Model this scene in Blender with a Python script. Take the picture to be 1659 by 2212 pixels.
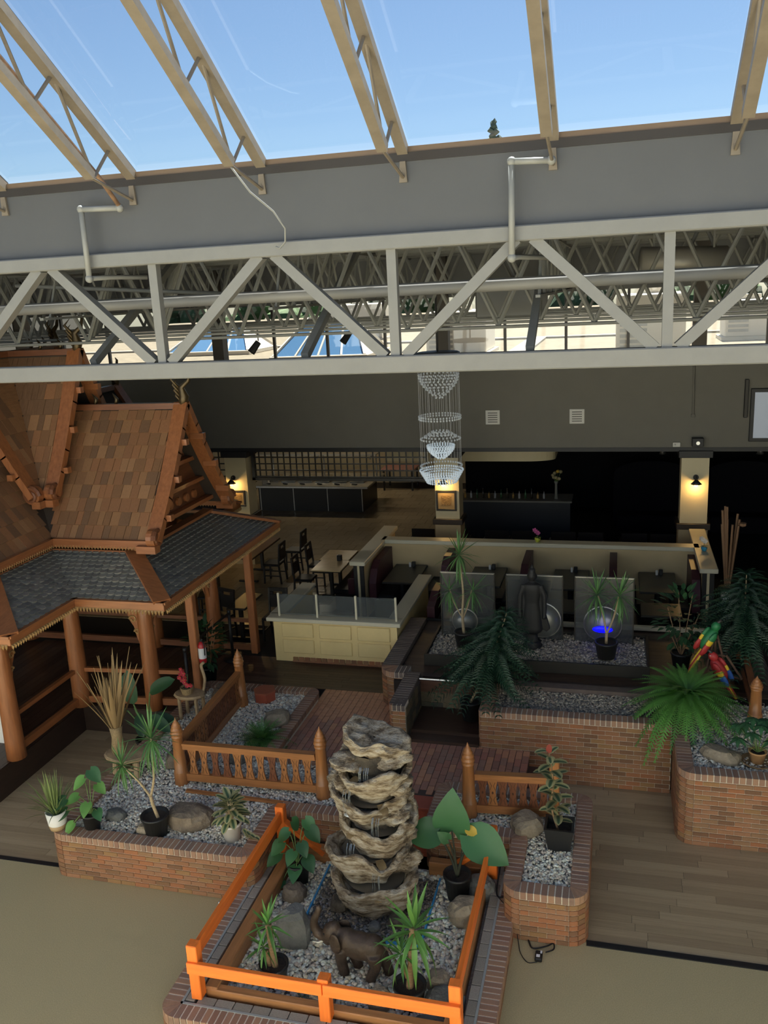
import bpy, math, random
import numpy as np
from mathutils import Vector, Matrix, noise, Quaternion
random.seed(7)
for o in list(bpy.data.objects): bpy.data.objects.remove(o)
SC = bpy.context.scene; COL = SC.collection
pi = math.pi; sin, cos = math.sin, math.cos
def R(d): return math.radians(d)

# ---------------------------------------------------------------- camera
cam = bpy.data.cameras.new('camera'); camo = bpy.data.objects.new('camera', cam); COL.objects.link(camo)
_rt = Vector((0.96608128, 0.25349935, -0.04924473)); _up = Vector((-0.0162695, 0.25006423, 0.96809255)); _f = Vector((-0.25772518, 0.9344549, -0.24570668))
_m = Matrix((_rt, _up, -_f)).transposed().to_4x4(); _m.translation = (0, 0, 7.2); camo.matrix_world = _m
cam.sensor_fit = 'VERTICAL'; cam.sensor_height = 36; cam.sensor_width = 27; cam.lens = 1884.7/2212*36
cam.clip_start = .05; cam.clip_end = 400
SC.camera = camo
SC.view_settings.view_transform = 'Standard'; SC.view_settings.look = 'None'
SC.view_settings.exposure = 0.1; SC.view_settings.gamma = 1.0; SC.view_settings.use_curve_mapping = False

# ---------------------------------------------------------------- sky and sun
SUN_EL, SUN_AZ = 60.0, 10.0           # degrees; azimuth from +Y (straight ahead) towards +X
w = bpy.data.worlds.new('sky'); SC.world = w; w.use_nodes = True
nt = w.node_tree; nt.nodes.clear()
_o = nt.nodes.new('ShaderNodeOutputWorld'); _b = nt.nodes.new('ShaderNodeBackground')
_s = nt.nodes.new('ShaderNodeTexSky'); _s.sky_type = 'NISHITA'; _s.sun_disc = False
_s.sun_elevation = R(SUN_EL); _s.sun_rotation = R(SUN_AZ); _s.altitude = 600; _s.air_density = 1.0; _s.dust_density = 0.6; _s.ozone_density = 2.0
_b.inputs['Strength'].default_value = 0.12
nt.links.new(_s.outputs[0], _b.inputs[0]); nt.links.new(_b.outputs[0], _o.inputs[0])
sl = bpy.data.lights.new('sun', 'SUN'); sl.energy = 18.0; sl.angle = R(0.6); sl.color = (1, .96, .90)
sun = bpy.data.objects.new('sun', sl); COL.objects.link(sun)
_d = Vector((sin(R(SUN_AZ))*cos(R(SUN_EL)), cos(R(SUN_AZ))*cos(R(SUN_EL)), sin(R(SUN_EL))))
sun.rotation_euler = _d.to_track_quat('Z', 'Y').to_euler(); sun.location = (0, 30, 40)

# ---------------------------------------------------------------- materials
MATS = {}
def M(name, col=(.5,.5,.5), rough=.6, metal=0, var=0, scale=6, bump=0, bscale=None, rnd=None, stretch=None, spec=.5, alpha=None, emit=None, attr=None, detail=4, trans=0, coat=0):
    if name in MATS: return MATS[name]
    m = bpy.data.materials.new(name); m.use_nodes = True; MATS[name] = m
    n = m.node_tree.nodes; l = m.node_tree.links; b = n['Principled BSDF']
    b.inputs['Roughness'].default_value = rough; b.inputs['Metallic'].default_value = metal
    b.inputs['Specular IOR Level'].default_value = spec
    if coat: b.inputs['Coat Weight'].default_value = coat; b.inputs['Coat Roughness'].default_value = .15
    if trans: b.inputs['Transmission Weight'].default_value = trans
    if alpha is not None: b.inputs['Alpha'].default_value = alpha
    if emit: b.inputs['Emission Color'].default_value = (*emit[0], 1); b.inputs['Emission Strength'].default_value = emit[1]
    src = None
    if rnd:
        oi = n.new('ShaderNodeObjectInfo'); cr = n.new('ShaderNodeValToRGB'); cr.color_ramp.interpolation = 'CONSTANT'
        e = cr.color_ramp.elements
        e[0].position = 0; e[0].color = (*rnd[0], 1); e[1].position = 1/len(rnd); e[1].color = (*rnd[1], 1)
        for i, c in enumerate(rnd[2:]): x = e.new((i+2)/len(rnd)); x.color = (*c, 1)
        l.new(oi.outputs['Random'], cr.inputs[0]); src = cr.outputs[0]
    if attr:
        at = n.new('ShaderNodeAttribute'); at.attribute_name = attr; src = at.outputs['Color']
    tc = None
    if var or bump:
        tc = n.new('ShaderNodeTexCoord'); mp = n.new('ShaderNodeMapping'); l.new(tc.outputs['Object'], mp.inputs[0])
        if stretch: mp.inputs['Scale'].default_value = stretch
        if rnd:
            va = n.new('ShaderNodeCombineXYZ'); mu = n.new('ShaderNodeMath'); mu.operation = 'MULTIPLY'; mu.inputs[1].default_value = 57
            l.new(oi.outputs['Random'], mu.inputs[0]); l.new(mu.outputs[0], va.inputs[0]); l.new(mu.outputs[0], va.inputs[1]); l.new(va.outputs[0], mp.inputs['Location'])
    if var:
        nz = n.new('ShaderNodeTexNoise'); nz.inputs['Scale'].default_value = scale; nz.inputs['Detail'].default_value = detail; nz.inputs['Roughness'].default_value = .62
        l.new(mp.outputs[0], nz.inputs['Vector'])
        mr = n.new('ShaderNodeMapRange'); mr.inputs[1].default_value = .25; mr.inputs[2].default_value = .75
        mr.inputs[3].default_value = 1-var; mr.inputs[4].default_value = 1+var*.8
        l.new(nz.outputs[0], mr.inputs[0])
        mx = n.new('ShaderNodeMix'); mx.data_type = 'RGBA'; mx.blend_type = 'MULTIPLY'; mx.inputs[0].default_value = 1
        if src: l.new(src, mx.inputs[6])
        else: mx.inputs[6].default_value = (*col, 1)
        l.new(mr.outputs[0], mx.inputs[7]); src = mx.outputs[2]
    if bump:
        nb = n.new('ShaderNodeTexNoise'); nb.inputs['Scale'].default_value = bscale or scale*3; nb.inputs['Detail'].default_value = 5
        l.new(mp.outputs[0], nb.inputs['Vector']); bp = n.new('ShaderNodeBump'); bp.inputs['Strength'].default_value = min(1, bump); bp.inputs['Distance'].default_value = .02
        l.new(nb.outputs[0], bp.inputs['Height']); l.new(bp.outputs[0], b.inputs['Normal'])
    if src: l.new(src, b.inputs['Base Color'])
    else: b.inputs['Base Color'].default_value = (*col, 1)
    return m
def wood(name, col, rough=.45, var=.28, ax='x', coat=0, rnd=None):
    s = {'x': (.6,7,7), 'y': (7,.6,7), 'z': (7,7,.6)}[ax]
    return M(name+'_'+ax, col, rough, var=var, scale=3.2, stretch=s, bump=.12, bscale=9, coat=coat, rnd=rnd)
def glassmat(name, tint=(1,1,1), refl=.08, opac=0.0, rough=.02):
    m = bpy.data.materials.new(name); m.use_nodes = True; MATS[name] = m; n = m.node_tree.nodes; l = m.node_tree.links; n.clear()
    o = n.new('ShaderNodeOutputMaterial'); t = n.new('ShaderNodeBsdfTransparent'); t.inputs[0].default_value = (*tint, 1)
    g = n.new('ShaderNodeBsdfGlossy'); g.inputs['Roughness'].default_value = rough
    lw = n.new('ShaderNodeLayerWeight'); pw = n.new('ShaderNodeMath'); pw.operation = 'POWER'; pw.inputs[1].default_value = 4
    f = n.new('ShaderNodeMath'); f.operation = 'MULTIPLY_ADD'; f.inputs[1].default_value = .85; f.inputs[2].default_value = refl*.6
    l.new(lw.outputs['Facing'], pw.inputs[0]); l.new(pw.outputs[0], f.inputs[0])
    mx = n.new('ShaderNodeMixShader'); l.new(f.outputs[0], mx.inputs[0]); l.new(t.outputs[0], mx.inputs[1]); l.new(g.outputs[0], mx.inputs[2])
    out = mx
    if opac:
        d = n.new('ShaderNodeBsdfDiffuse'); d.inputs[0].default_value = (.5,.55,.55,1); m2 = n.new('ShaderNodeMixShader'); m2.inputs[0].default_value = opac
        l.new(mx.outputs[0], m2.inputs[1]); l.new(d.outputs[0], m2.inputs[2]); out = m2
    l.new(out.outputs[0], o.inputs[0]); return m

# ---------------------------------------------------------------- mesh building
ORG = {}
class MB:
    def __init__(s): s.v = []; s.f = []
    def add(s, vs, fs):
        k = len(s.v); s.v += [tuple(v) for v in vs]; s.f += [tuple(i+k for i in f) for f in fs]; return s
    def box(s, x0, y0, z0, x1, y1, z1):
        return s.add([(x0,y0,z0),(x1,y0,z0),(x1,y1,z0),(x0,y1,z0),(x0,y0,z1),(x1,y0,z1),(x1,y1,z1),(x0,y1,z1)],
                     [(3,2,1,0),(4,5,6,7),(0,1,5,4),(1,2,6,5),(2,3,7,6),(3,0,4,7)])
    def bbox(s, x0, y0, z0, x1, y1, z1, b=.01):          # box with chamfered edges
        V = []; F = []
        c = ((x0+x1)/2,(y0+y1)/2,(z0+z1)/2); h = (abs(x1-x0)/2,abs(y1-y0)/2,abs(z1-z0)/2)
        b = min(b, min(h)*.9); idx = {}
        for sx in (-1,1):
            for sy in (-1,1):
                for sz in (-1,1):
                    for a in range(3):
                        p = [sx*(h[0]-b), sy*(h[1]-b), sz*(h[2]-b)]; p[a] = (sx,sy,sz)[a]*h[a]
                        idx[sx,sy,sz,a] = len(V); V.append((c[0]+p[0],c[1]+p[1],c[2]+p[2]))
        def q(ids, nrm):
            ps = [Vector(V[i]) for i in ids]; n = (ps[1]-ps[0]).cross(ps[2]-ps[0])
            F.append(tuple(ids) if n.dot(Vector(nrm)) > 0 else tuple(reversed(ids)))
        for a in range(3):
            o1, o2 = [i for i in range(3) if i != a]
            for sg in (-1,1):
                ids = []
                for u, w_ in ((-1,-1),(1,-1),(1,1),(-1,1)):
                    k = [0,0,0]; k[a] = sg; k[o1] = u; k[o2] = w_; ids.append(idx[k[0],k[1],k[2],a])
                n = [0,0,0]; n[a] = sg; q(ids, n)
            for u in (-1,1):
                for w_ in (-1,1):
                    k0 = [0,0,0]; k1 = [0,0,0]; k0[o1] = k1[o1] = u; k0[o2] = k1[o2] = w_; k0[a] = -1; k1[a] = 1
                    n = [0,0,0]; n[o1] = u; n[o2] = w_
                    q([idx[(*k0,o1)], idx[(*k1,o1)], idx[(*k1,o2)], idx[(*k0,o2)]], n)
        for sx in (-1,1):
            for sy in (-1,1):
                for sz in (-1,1): q([idx[sx,sy,sz,0], idx[sx,sy,sz,1], idx[sx,sy,sz,2]], (sx,sy,sz))
        return s.add(V, F)
    def bar(s, p, q, w_, h, up=(0,0,1)):                  # rectangular beam p->q
        p, q = Vector(p), Vector(q); d = (q-p).normalized(); u = Vector(up)
        if abs(d.dot(u)) > .98: u = Vector((0,1,0))
        r = d.cross(u).normalized()*w_/2; u = r.cross(d).normalized()*h/2
        V = [p-r-u,p+r-u,p+r+u,p-r+u,q-r-u,q+r-u,q+r+u,q-r+u]
        return s.add(V, [(0,1,2,3),(7,6,5,4),(4,5,1,0),(5,6,2,1),(6,7,3,2),(7,4,0,3)])
    def tube(s, pts, rad, n=8, caps=True, flat=1.0):
        pts = [Vector(p) for p in pts]; k = len(pts)
        rs = rad if isinstance(rad, (list,tuple)) else [rad]*k
        ref = None; V = []; F = []
        for i, p in enumerate(pts):
            d = (pts[min(i+1,k-1)]-pts[max(i-1,0)]).normalized()
            if ref is None: ref = d.orthogonal().normalized()
            ref = (ref-d*ref.dot(d))
            ref = ref.normalized() if ref.length > 1e-6 else d.orthogonal().normalized()
            b = d.cross(ref)
            for j in range(n):
                a = 2*pi*j/n; V.append(p+rs[i]*(cos(a)*ref+sin(a)*b*flat))
        for i in range(k-1):
            for j in range(n):
                F.append((i*n+j, i*n+(j+1)%n, (i+1)*n+(j+1)%n, (i+1)*n+j))
        if caps: F.append(tuple(range(n-1,-1,-1))); F.append(tuple((k-1)*n+j for j in range(n)))
        return s.add(V, F)
    def lathe(s, prof, c=(0,0,0), n=16, sx=1, sy=1, caps=True):
        V = []; F = []; k = len(prof)
        for r, z in prof:
            for j in range(n):
                a = 2*pi*j/n; V.append((c[0]+r*sx*cos(a), c[1]+r*sy*sin(a), c[2]+z))
        for i in range(k-1):
            for j in range(n): F.append((i*n+j, i*n+(j+1)%n, (i+1)*n+(j+1)%n, (i+1)*n+j))
        if caps: F.append(tuple(range(n-1,-1,-1))); F.append(tuple((k-1)*n+j for j in range(n)))
        return s.add(V, F)
    def prism(s, poly, axis, a0, a1):                     # polygon (2D, other two axes) extruded along axis
        def P(u, w_, a):
            return {'x': (a,u,w_), 'y': (u,a,w_), 'z': (u,w_,a)}[axis]
        n = len(poly); V = [P(*p, a0) for p in poly]+[P(*p, a1) for p in poly]
        F = [tuple(range(n-1,-1,-1)), tuple(range(n,2*n))]+[(i,(i+1)%n,(i+1)%n+n,i+n) for i in range(n)]
        ar = sum(poly[i][0]*poly[(i+1)%n][1]-poly[(i+1)%n][0]*poly[i][1] for i in range(n))
        flip = (ar < 0) ^ (axis == 'y') ^ (a1 < a0)
        if flip: F = [tuple(reversed(f)) for f in F]
        return s.add(V, F)
    def slab(s, quad, t):                                 # planar polygon with thickness along -normal
        q = [Vector(p) for p in quad]; n = (q[1]-q[0]).cross(q[2]-q[0]).normalized(); k = len(q)
        V = q+[p-n*t for p in q]
        return s.add(V, [tuple(range(k)), tuple(range(2*k-1,k-1,-1))]+[(i,i+k,(i+1)%k+k,(i+1)%k) for i in range(k)])
    def ell(s, c, r, nu=12, nv=8, rot=None):
        V = []; F = []; c = Vector(c)
        for i in range(nv+1):
            t = pi*i/nv
            for j in range(nu):
                a = 2*pi*j/nu; p = Vector((r[0]*sin(t)*cos(a), r[1]*sin(t)*sin(a), -r[2]*cos(t)))
                if rot is not None: p = rot @ p
                V.append(c+p)
        for i in range(nv):
            for j in range(nu): F.append((i*nu+j, i*nu+(j+1)%nu, (i+1)*nu+(j+1)%nu, (i+1)*nu+j))
        return s.add(V, F)
    def mesh(s, name, mat=None, smooth=False, org=(0,0,0)):
        me = bpy.data.meshes.new(name); ox, oy, oz = org
        me.from_pydata([(x-ox,y-oy,z-oz) for x,y,z in s.v], [], s.f)
        if mat: me.materials.append(mat)
        if smooth: me.polygons.foreach_set('use_smooth', [True]*len(me.polygons))
        me.update(); return me
    def build(s, name, mat, parent=None, smooth=False, loc=None):
        org = ORG.get(parent.name, (0,0,0)) if parent else (loc or (0,0,0))
        o = bpy.data.objects.new(name, s.mesh(name, mat, smooth, org)); COL.objects.link(o)
        if parent: o.parent = parent
        elif loc: o.location = loc
        ORG[o.name] = org
        return o
def tag(o, label, cat, group=None, kind=None):
    o['label'] = label
    if cat: o['category'] = cat
    if group: o['group'] = group
    if kind: o['kind'] = kind
    return o
def thing(name, label, cat, loc=(0,0,0), group=None, kind=None, rz=0):
    o = bpy.data.objects.new(name, None); COL.objects.link(o); o.location = loc; o.rotation_euler[2] = rz; o.empty_display_size = .1
    ORG[o.name] = tuple(loc); return tag(o, label, cat, group, kind)
def local(name, label, cat, loc, rz=0, group=None):       # thing whose parts are written in local coordinates
    o = thing(name, label, cat, loc, group, rz=rz); ORG[o.name] = (0,0,0); return o
def inst(name, me, parent, loc, rot=None, scale=None):    # part sharing mesh data
    o = bpy.data.objects.new(name, me); COL.objects.link(o)
    og = ORG.get(parent.name, (0,0,0)) if parent else (0,0,0)
    o.location = (loc[0]-og[0], loc[1]-og[1], loc[2]-og[2])
    if rot is not None:
        if isinstance(rot, Quaternion): o.rotation_mode = 'QUATERNION'; o.rotation_quaternion = rot
        else: o.rotation_euler = rot
    if scale is not None: o.scale = scale
    if parent: o.parent = parent
    ORG[o.name] = og
    return o
def copy_tree(o, parent=None):
    c = o.copy(); COL.objects.link(c); c.parent = parent; ORG[c.name] = ORG.get(o.name, (0,0,0))
    for ch in list(o.children): copy_tree(ch, c)
    return c
def nz3(p, s=1.0, seed=0.0): return noise.noise(Vector((p[0]*s+seed, p[1]*s+seed*.7, p[2]*s-seed)))

# ================================================================ SETTING
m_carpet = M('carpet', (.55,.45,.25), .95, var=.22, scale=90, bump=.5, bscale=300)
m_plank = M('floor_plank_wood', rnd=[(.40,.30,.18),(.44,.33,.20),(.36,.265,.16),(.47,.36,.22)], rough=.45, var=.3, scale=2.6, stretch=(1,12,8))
m_dark = M('dark_deck_wood', rnd=[(.055,.03,.02),(.07,.04,.027),(.045,.025,.017),(.08,.045,.03)], rough=.4, var=.35, scale=2.6, stretch=(1,12,8))
m_under = M('subfloor', (.02,.015,.012), .9)
m_brick = M('brick', rnd=[(0.348, 0.162, 0.079), (0.302, 0.133, 0.066), (0.378, 0.184, 0.095), (0.272, 0.14, 0.069), (0.401, 0.162, 0.072), (0.333, 0.184, 0.095), (0.234, 0.118, 0.062), (0.355, 0.192, 0.082)], rough=.85, var=.22, scale=14, bump=.35, bscale=60)
m_cap = M('brick_cap', rnd=[(.350,.200,.132),(.386,.225,.147),(.313,.175,.118),(.414,.240,.147),(.294,.185,.132)], rough=.8, var=.2, scale=14, bump=.3, bscale=60)
m_mortar = M('mortar', (.70,.62,.50), .95, var=.15, scale=30)
m_darkplat = M('platform_side', (.035,.02,.014), .5, var=.25, scale=3, stretch=(1,1,6))
m_cream = M('cream_paint', (.62,.53,.33), .55, var=.05, scale=3)
m_yellow = M('yellow_paint', (.80,.63,.30), .5, var=.06, scale=3)
m_capw = M('cap_paint', (.62,.58,.44), .4)
m_taupe = M('taupe_wall', (.165,.155,.13), .85, var=.05, scale=2)
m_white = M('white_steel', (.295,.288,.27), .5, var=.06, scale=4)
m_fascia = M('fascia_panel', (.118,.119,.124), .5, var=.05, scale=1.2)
m_joist = M('joist_paint', (.22,.22,.205), .6, var=.1, scale=5)
m_deck = M('metal_deck', (.17,.17,.17), .6, var=.15, scale=2)
m_black = M('black_paint', (.012,.012,.013), .5)
m_rafter = M('rafter_paint', (.27,.22,.165), .55, var=.16, scale=5, bump=.1)
m_rust = M('rusty_pipe', (.42,.25,.15), .7, var=.45, scale=9)
m_bronze = M('bronze_frame', (.045,.035,.028), .4)
m_stone = M('slate_tile', rnd=[(.10,.085,.05),(.075,.07,.05),(.13,.10,.055),(.085,.075,.065),(.17,.13,.075),(.06,.055,.05)], rough=.6, var=.35, scale=7, bump=.4)
m_tile = M('floor_tile', rnd=[(.40,.31,.19),(.43,.335,.21),(.37,.285,.175),(.41,.32,.20)], rough=.22, var=.12, scale=4)
m_skyglass = glassmat('skylight_glass', (.87,.96,1))
m_winglass = glassmat('window_glass', (.93,.96,.96))
m_steel = M('brushed_steel', (.55,.55,.54), .3, 1, var=.1, scale=20)

UZ = .48                                                   # upper floor level
unit = MB().bbox(-.5,-.5,-.5,.5,.5,.5,.04)
def unit_mesh(name, mat, b=.04):
    return MB().bbox(-.5,-.5,-.5,.5,.5,.5,b).mesh(name, mat)
def floor_box(name, label, x0,y0,x1,y1,z0,z1, mat, cat='floor'):
    return tag(MB().box(x0,y0,z0,x1,y1,z1).build(name, mat), label, cat, kind='structure')
me_plank = unit_mesh('plank', m_plank, .01); me_dplank = unit_mesh('dark_plank', m_dark, .01); me_tile = unit_mesh('tile', m_tile, .004)
def planks(parent, me, x0,y0,x1,y1,z, wd=.13, ln=1.25, along='x', name='plank', t=.012, gap=.004, cap=300, seed=1, skip=None):
    rg = random.Random(seed); n = 0
    if along == 'y': x0,y0,x1,y1 = y0,x0,y1,x1
    y = y0
    while y < y1-.01:
        w_ = min(wd, y1-y); x = x0-rg.random()*ln
        while x < x1-.01:
            a, b = max(x, x0), min(x+ln, x1); x += ln
            if b-a < .03: continue
            cx, cy = (a+b)/2, y+w_/2
            if along == 'y': cx, cy = cy, cx
            if skip and skip(cx, cy): continue
            if n < cap:
                inst(name, me, parent, (cx,cy,z-t/2+.001), (0,0,0 if along == 'x' else pi/2), (b-a-gap, w_-gap, t)); n += 1
        y += wd
    return n

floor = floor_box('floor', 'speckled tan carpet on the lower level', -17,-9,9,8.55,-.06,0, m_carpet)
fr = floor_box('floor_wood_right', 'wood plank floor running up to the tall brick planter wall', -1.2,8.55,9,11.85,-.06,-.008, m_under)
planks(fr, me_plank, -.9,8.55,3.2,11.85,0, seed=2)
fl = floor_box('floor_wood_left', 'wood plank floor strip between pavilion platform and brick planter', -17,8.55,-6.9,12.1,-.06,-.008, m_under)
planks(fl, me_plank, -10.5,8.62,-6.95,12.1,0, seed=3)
tag(MB().box(-.25,8.47,-.01,9,8.55,.012).build('trim_1', m_black), 'black edging strip where carpet meets right wood floor', 'trim', kind='structure')
tag(MB().box(-17,8.55,-.01,-6.95,8.62,.008).build('trim_2', m_black), 'dark edging strip where carpet meets left wood floor', 'trim', kind='structure')
# raised slab under pavers, dark wood and restaurant tiles
slab = floor_box('floor_raised', 'raised brick-paved walkway between the planters', -4.9,10.3,-1.2,13.28,-.05,UZ-.012, M('paver_bed', (.10,.07,.055), .9))
m_paver = M('paver', rnd=[(0.443, 0.221, 0.153), (0.52, 0.257, 0.17), (0.385, 0.197, 0.143), (0.616, 0.304, 0.177), (0.481, 0.214, 0.153), (0.404, 0.233, 0.17)], rough=.4, var=.2, scale=12, bump=.15)
me_pav = unit_mesh('paver', m_paver, .03)
cells = []
for i in range(37):
    for j in range(17):
        x = -4.88+i*.1; y = 9.97+(j+.5*(i%2))*.203
        if y > 13.3 or y < 9.97 or x > -1.22: continue
        if y < 10.55 and (y < 10.3 or not (-3.07 < x < -2.3)): continue
        if x > -3.05 and y > 12.7: continue
        y1_ = min(13.27, y+.203)
        if y1_-y > .03: cells.append((x+.05, (y+y1_)/2, y1_-y))
cells.sort(key=lambda c: c[1])
for x, y, l_ in cells[:300]: inst('paver', me_pav, slab, (x,y,UZ-.02), None, (.092,l_-.009,.044))
mb = MB()
for x, y, l_ in cells[300:]: mb.box(x-.046,y-l_/2+.0045,UZ-.04,x+.046,y+l_/2-.0045,UZ+.002)
o = mb.build('far_pavers', m_paver, slab); o['kind'] = 'stuff'
fd = floor_box('floor_dark_wood', 'dark wood plank floor in front of the yellow half wall', -7.0,13.28,-3.4,14.5,-.05,UZ-.008, m_under)
planks(fd, me_dplank, -7.0,13.27,-3.42,14.45,UZ, seed=4, wd=.1)
plat = floor_box('floor_platform', 'raised dark wood platform under the Thai pavilion', -16,9.75,-8.92,16.5,-.05,UZ-.012, m_darkplat)
MB().box(-8.93,12.02,-.05,-6.98,16.5,UZ-.012).build('platform_wing', m_darkplat, plat)
planks(plat, me_dplank, -11.5,9.76,-8.93,14.6,UZ, seed=5, wd=.14, ln=2.2, along='y', cap=120)
planks(plat, me_dplank, -8.92,12.03,-7.0,14.6,UZ, seed=6, wd=.14, ln=2.2, along='y', cap=100)
st = floor_box('floor_step', 'dark wooden step below the pavilion platform with pale nosing', -12,9.3,-9.0,9.76,-.05,.25, m_darkplat)
MB().box(-12,9.27,.225,-8.98,9.31,.262).build('nosing', M('brass_nosing', (.5,.42,.3), .35, .6), st); MB().box(-12,9.73,.455,-8.92,9.77,.492).build('nosing', MATS['brass_nosing'], st)
ft = floor_box('floor_tiles', 'tan stone tile floor of the restaurant', -20,14.5,9,30,-.05,UZ-.01, m_under)
n = 0
for j in range(31):
    for i in range(22):
        x, y = -12.6+i*.46+(.23 if j % 2 else 0), 16.2+j*.46
        if x > -3.9 or (y < 18 and x > -5.4): continue
        if n < 520: inst('tile', me_tile, ft, (x,y,UZ-.005), None, (.452,.452,.012)); n += 1
m_tilestuff = m_tile
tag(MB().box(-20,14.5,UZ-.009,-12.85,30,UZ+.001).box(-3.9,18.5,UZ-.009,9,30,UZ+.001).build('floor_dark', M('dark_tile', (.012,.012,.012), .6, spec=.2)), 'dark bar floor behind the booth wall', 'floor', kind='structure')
stp = floor_box('floor_side_step', 'brick step at the right end of the paved walkway', -1.2,10.5,-.9,11.74,-.05,.24, M('step_brick', (.12,.065,.045), .7, var=.3, scale=12))

# ---------------------------------------------------------------- brick walls along a path
me_brick = unit_mesh('brick', m_brick, .03); me_capb = unit_mesh('cap_brick', m_cap, .03)
def fillet(pts, closed, rad):
    """list of samples (point, outward normal, kind); path runs counter-clockwise round the planter"""
    n = len(pts); segs = []
    P2 = [Vector(p) for p in pts]; r = rad if isinstance(rad, list) else [rad]*n
    ends = []
    for i in range(n):
        if not closed and i in (0, n-1): ends.append((P2[i], P2[i], None)); continue
        a, b, c = P2[i-1], P2[i], P2[(i+1) % n]; d1 = (b-a).normalized(); d2 = (c-b).normalized()
        cr = d1.x*d2.y-d1.y*d2.x
        k = r[i] if cr > 0 else .03                        # convex : fillet ; reflex : tight
        ends.append((b-d1*k, b+d2*k, (b-d1*k+Vector((-d1.y,d1.x))*k*(1 if cr > 0 else -1), k, cr > 0, d1, d2)))
    for i in range(n):
        if ends[i][2]: segs.append(('A', *ends[i][2]))
        if i < n-1 or closed: segs.append(('L', ends[i][1], ends[(i+1) % n][0]))
    return segs
def brick_wall(parent, pts, closed, rad, zb, zt, face=None, depth=.2, caph=.1, course=.0677, seed=1, facemat=None, capmat=None):
    rg = random.Random(seed); segs = fillet(pts, closed, rad)
    mbk = me_brick; mcp = me_capb
    nc = max(0, int(round((zt-caph-zb)/course))); ch = (zt-caph-zb)/nc if nc else 0
    core = []                                              # (p, outward)
    li = 0
    for sg in segs:
        if sg[0] == 'L':
            p, q = sg[1], sg[2]; L = (q-p).length
            if L < .02: li += 1; continue
            d = (q-p)/L; nrm = Vector((d.y,-d.x)); ang = math.atan2(d.y, d.x)
            core += [(p, nrm), (q, nrm)]
            n = max(1, int(round(L/.0755))); s = L/n
            for i in range(n):
                c = p+d*(i+.5)*s-nrm*(depth/2-.003)
                inst('cap_brick', mcp, parent, (c.x,c.y,zt-caph/2+rg.uniform(.0,.002)), (0,0,ang), (s-.014, depth, caph-.008))
            if face is None or face[li]:
                for k in range(nc):
                    x = -.1 if k % 2 else 0
                    while x < L-.01:
                        a, b = max(0,x), min(L,x+.2); x += .2
                        if b-a < .03: continue
                        c = p+d*(a+b)/2-nrm*.046
                        inst('brick', mbk, parent, (c.x+nrm.x*rg.uniform(-.002,.002),c.y,zb+(k+.5)*ch), (0,0,ang), (b-a-.005, .1, ch-.011))
            li += 1
        else:
            _, c, k, convex, d1, d2 = sg
            a0 = math.atan2(-d1.x, d1.y) if convex else math.atan2(d1.x, -d1.y)   # angle of outward normal / inward
            n1 = Vector((d1.y,-d1.x)); n2 = Vector((d2.y,-d2.x))
            a1 = math.atan2(n1.y, n1.x); a2 = math.atan2(n2.y, n2.x)
            if convex:
                while a2 < a1: a2 += 2*pi
            else:
                while a2 > a1: a2 -= 2*pi
            sg_ = 1 if convex else -1
            nb = 5 if convex else 4
            for i in range(9): t = a1+(a2-a1)*i/8; u = Vector((cos(t),sin(t))); core.append((c+u*k*sg_, u))
            for i in range(nb):
                t0 = a1+(a2-a1)*(i+.06)/nb; t1 = a1+(a2-a1)*(i+.94)/nb
                u0, u1 = Vector((cos(t0),sin(t0))), Vector((cos(t1),sin(t1)))
                ro = k*sg_; ri = ro-depth+.004
                if convex: ri = max(ri, .012)
                q = [c+u0*ro, c+u1*ro, c+u1*ri, c+u0*ri] if convex else [c+u1*ro, c+u0*ro, c+u0*ri, c+u1*ri]
                MB().prism([(v.x,v.y) for v in q], 'z', zt-caph+.004, zt-.002).build('corner_cap_brick', m_cap, parent)
            if convex and (face is None or face[min(li, len(face)-1)]):
                for kk in range(nc):
                    nf = 3; off = 0
                    for i in range(nf):
                        t0 = a1+(a2-a1)*(i+.03)/nf; t1 = a1+(a2-a1)*(i+.97)/nf; tm = (t0+t1)/2
                        cc = c+Vector((cos(tm),sin(tm)))*(k-.05)
                        inst('brick', mbk, parent, (cc.x,cc.y,zb+(kk+.5)*ch), (0,0,tm+pi/2), (2*k*sin((t1-t0)/2), .1, ch-.009))
    # mortar core
    V = []; F = []; m = len(core)
    for p, u in core:
        o_ = p-u*.009; i_ = p-u*(depth-.014)
        V += [(o_.x,o_.y,zb),(o_.x,o_.y,zt-.0075),(i_.x,i_.y,zt-.0075),(i_.x,i_.y,zb)]
    for i in range(m if closed else m-1):
        a, b = i*4, ((i+1) % m)*4
        for e in range(3): F.append((a+e, b+e, b+e+1, a+e+1))
    if not closed: F += [(0,1,2,3), ((m-1)*4+3,(m-1)*4+2,(m-1)*4+1,(m-1)*4)]
    return MB().add(V, F).build('mortar', m_mortar, parent)

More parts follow.
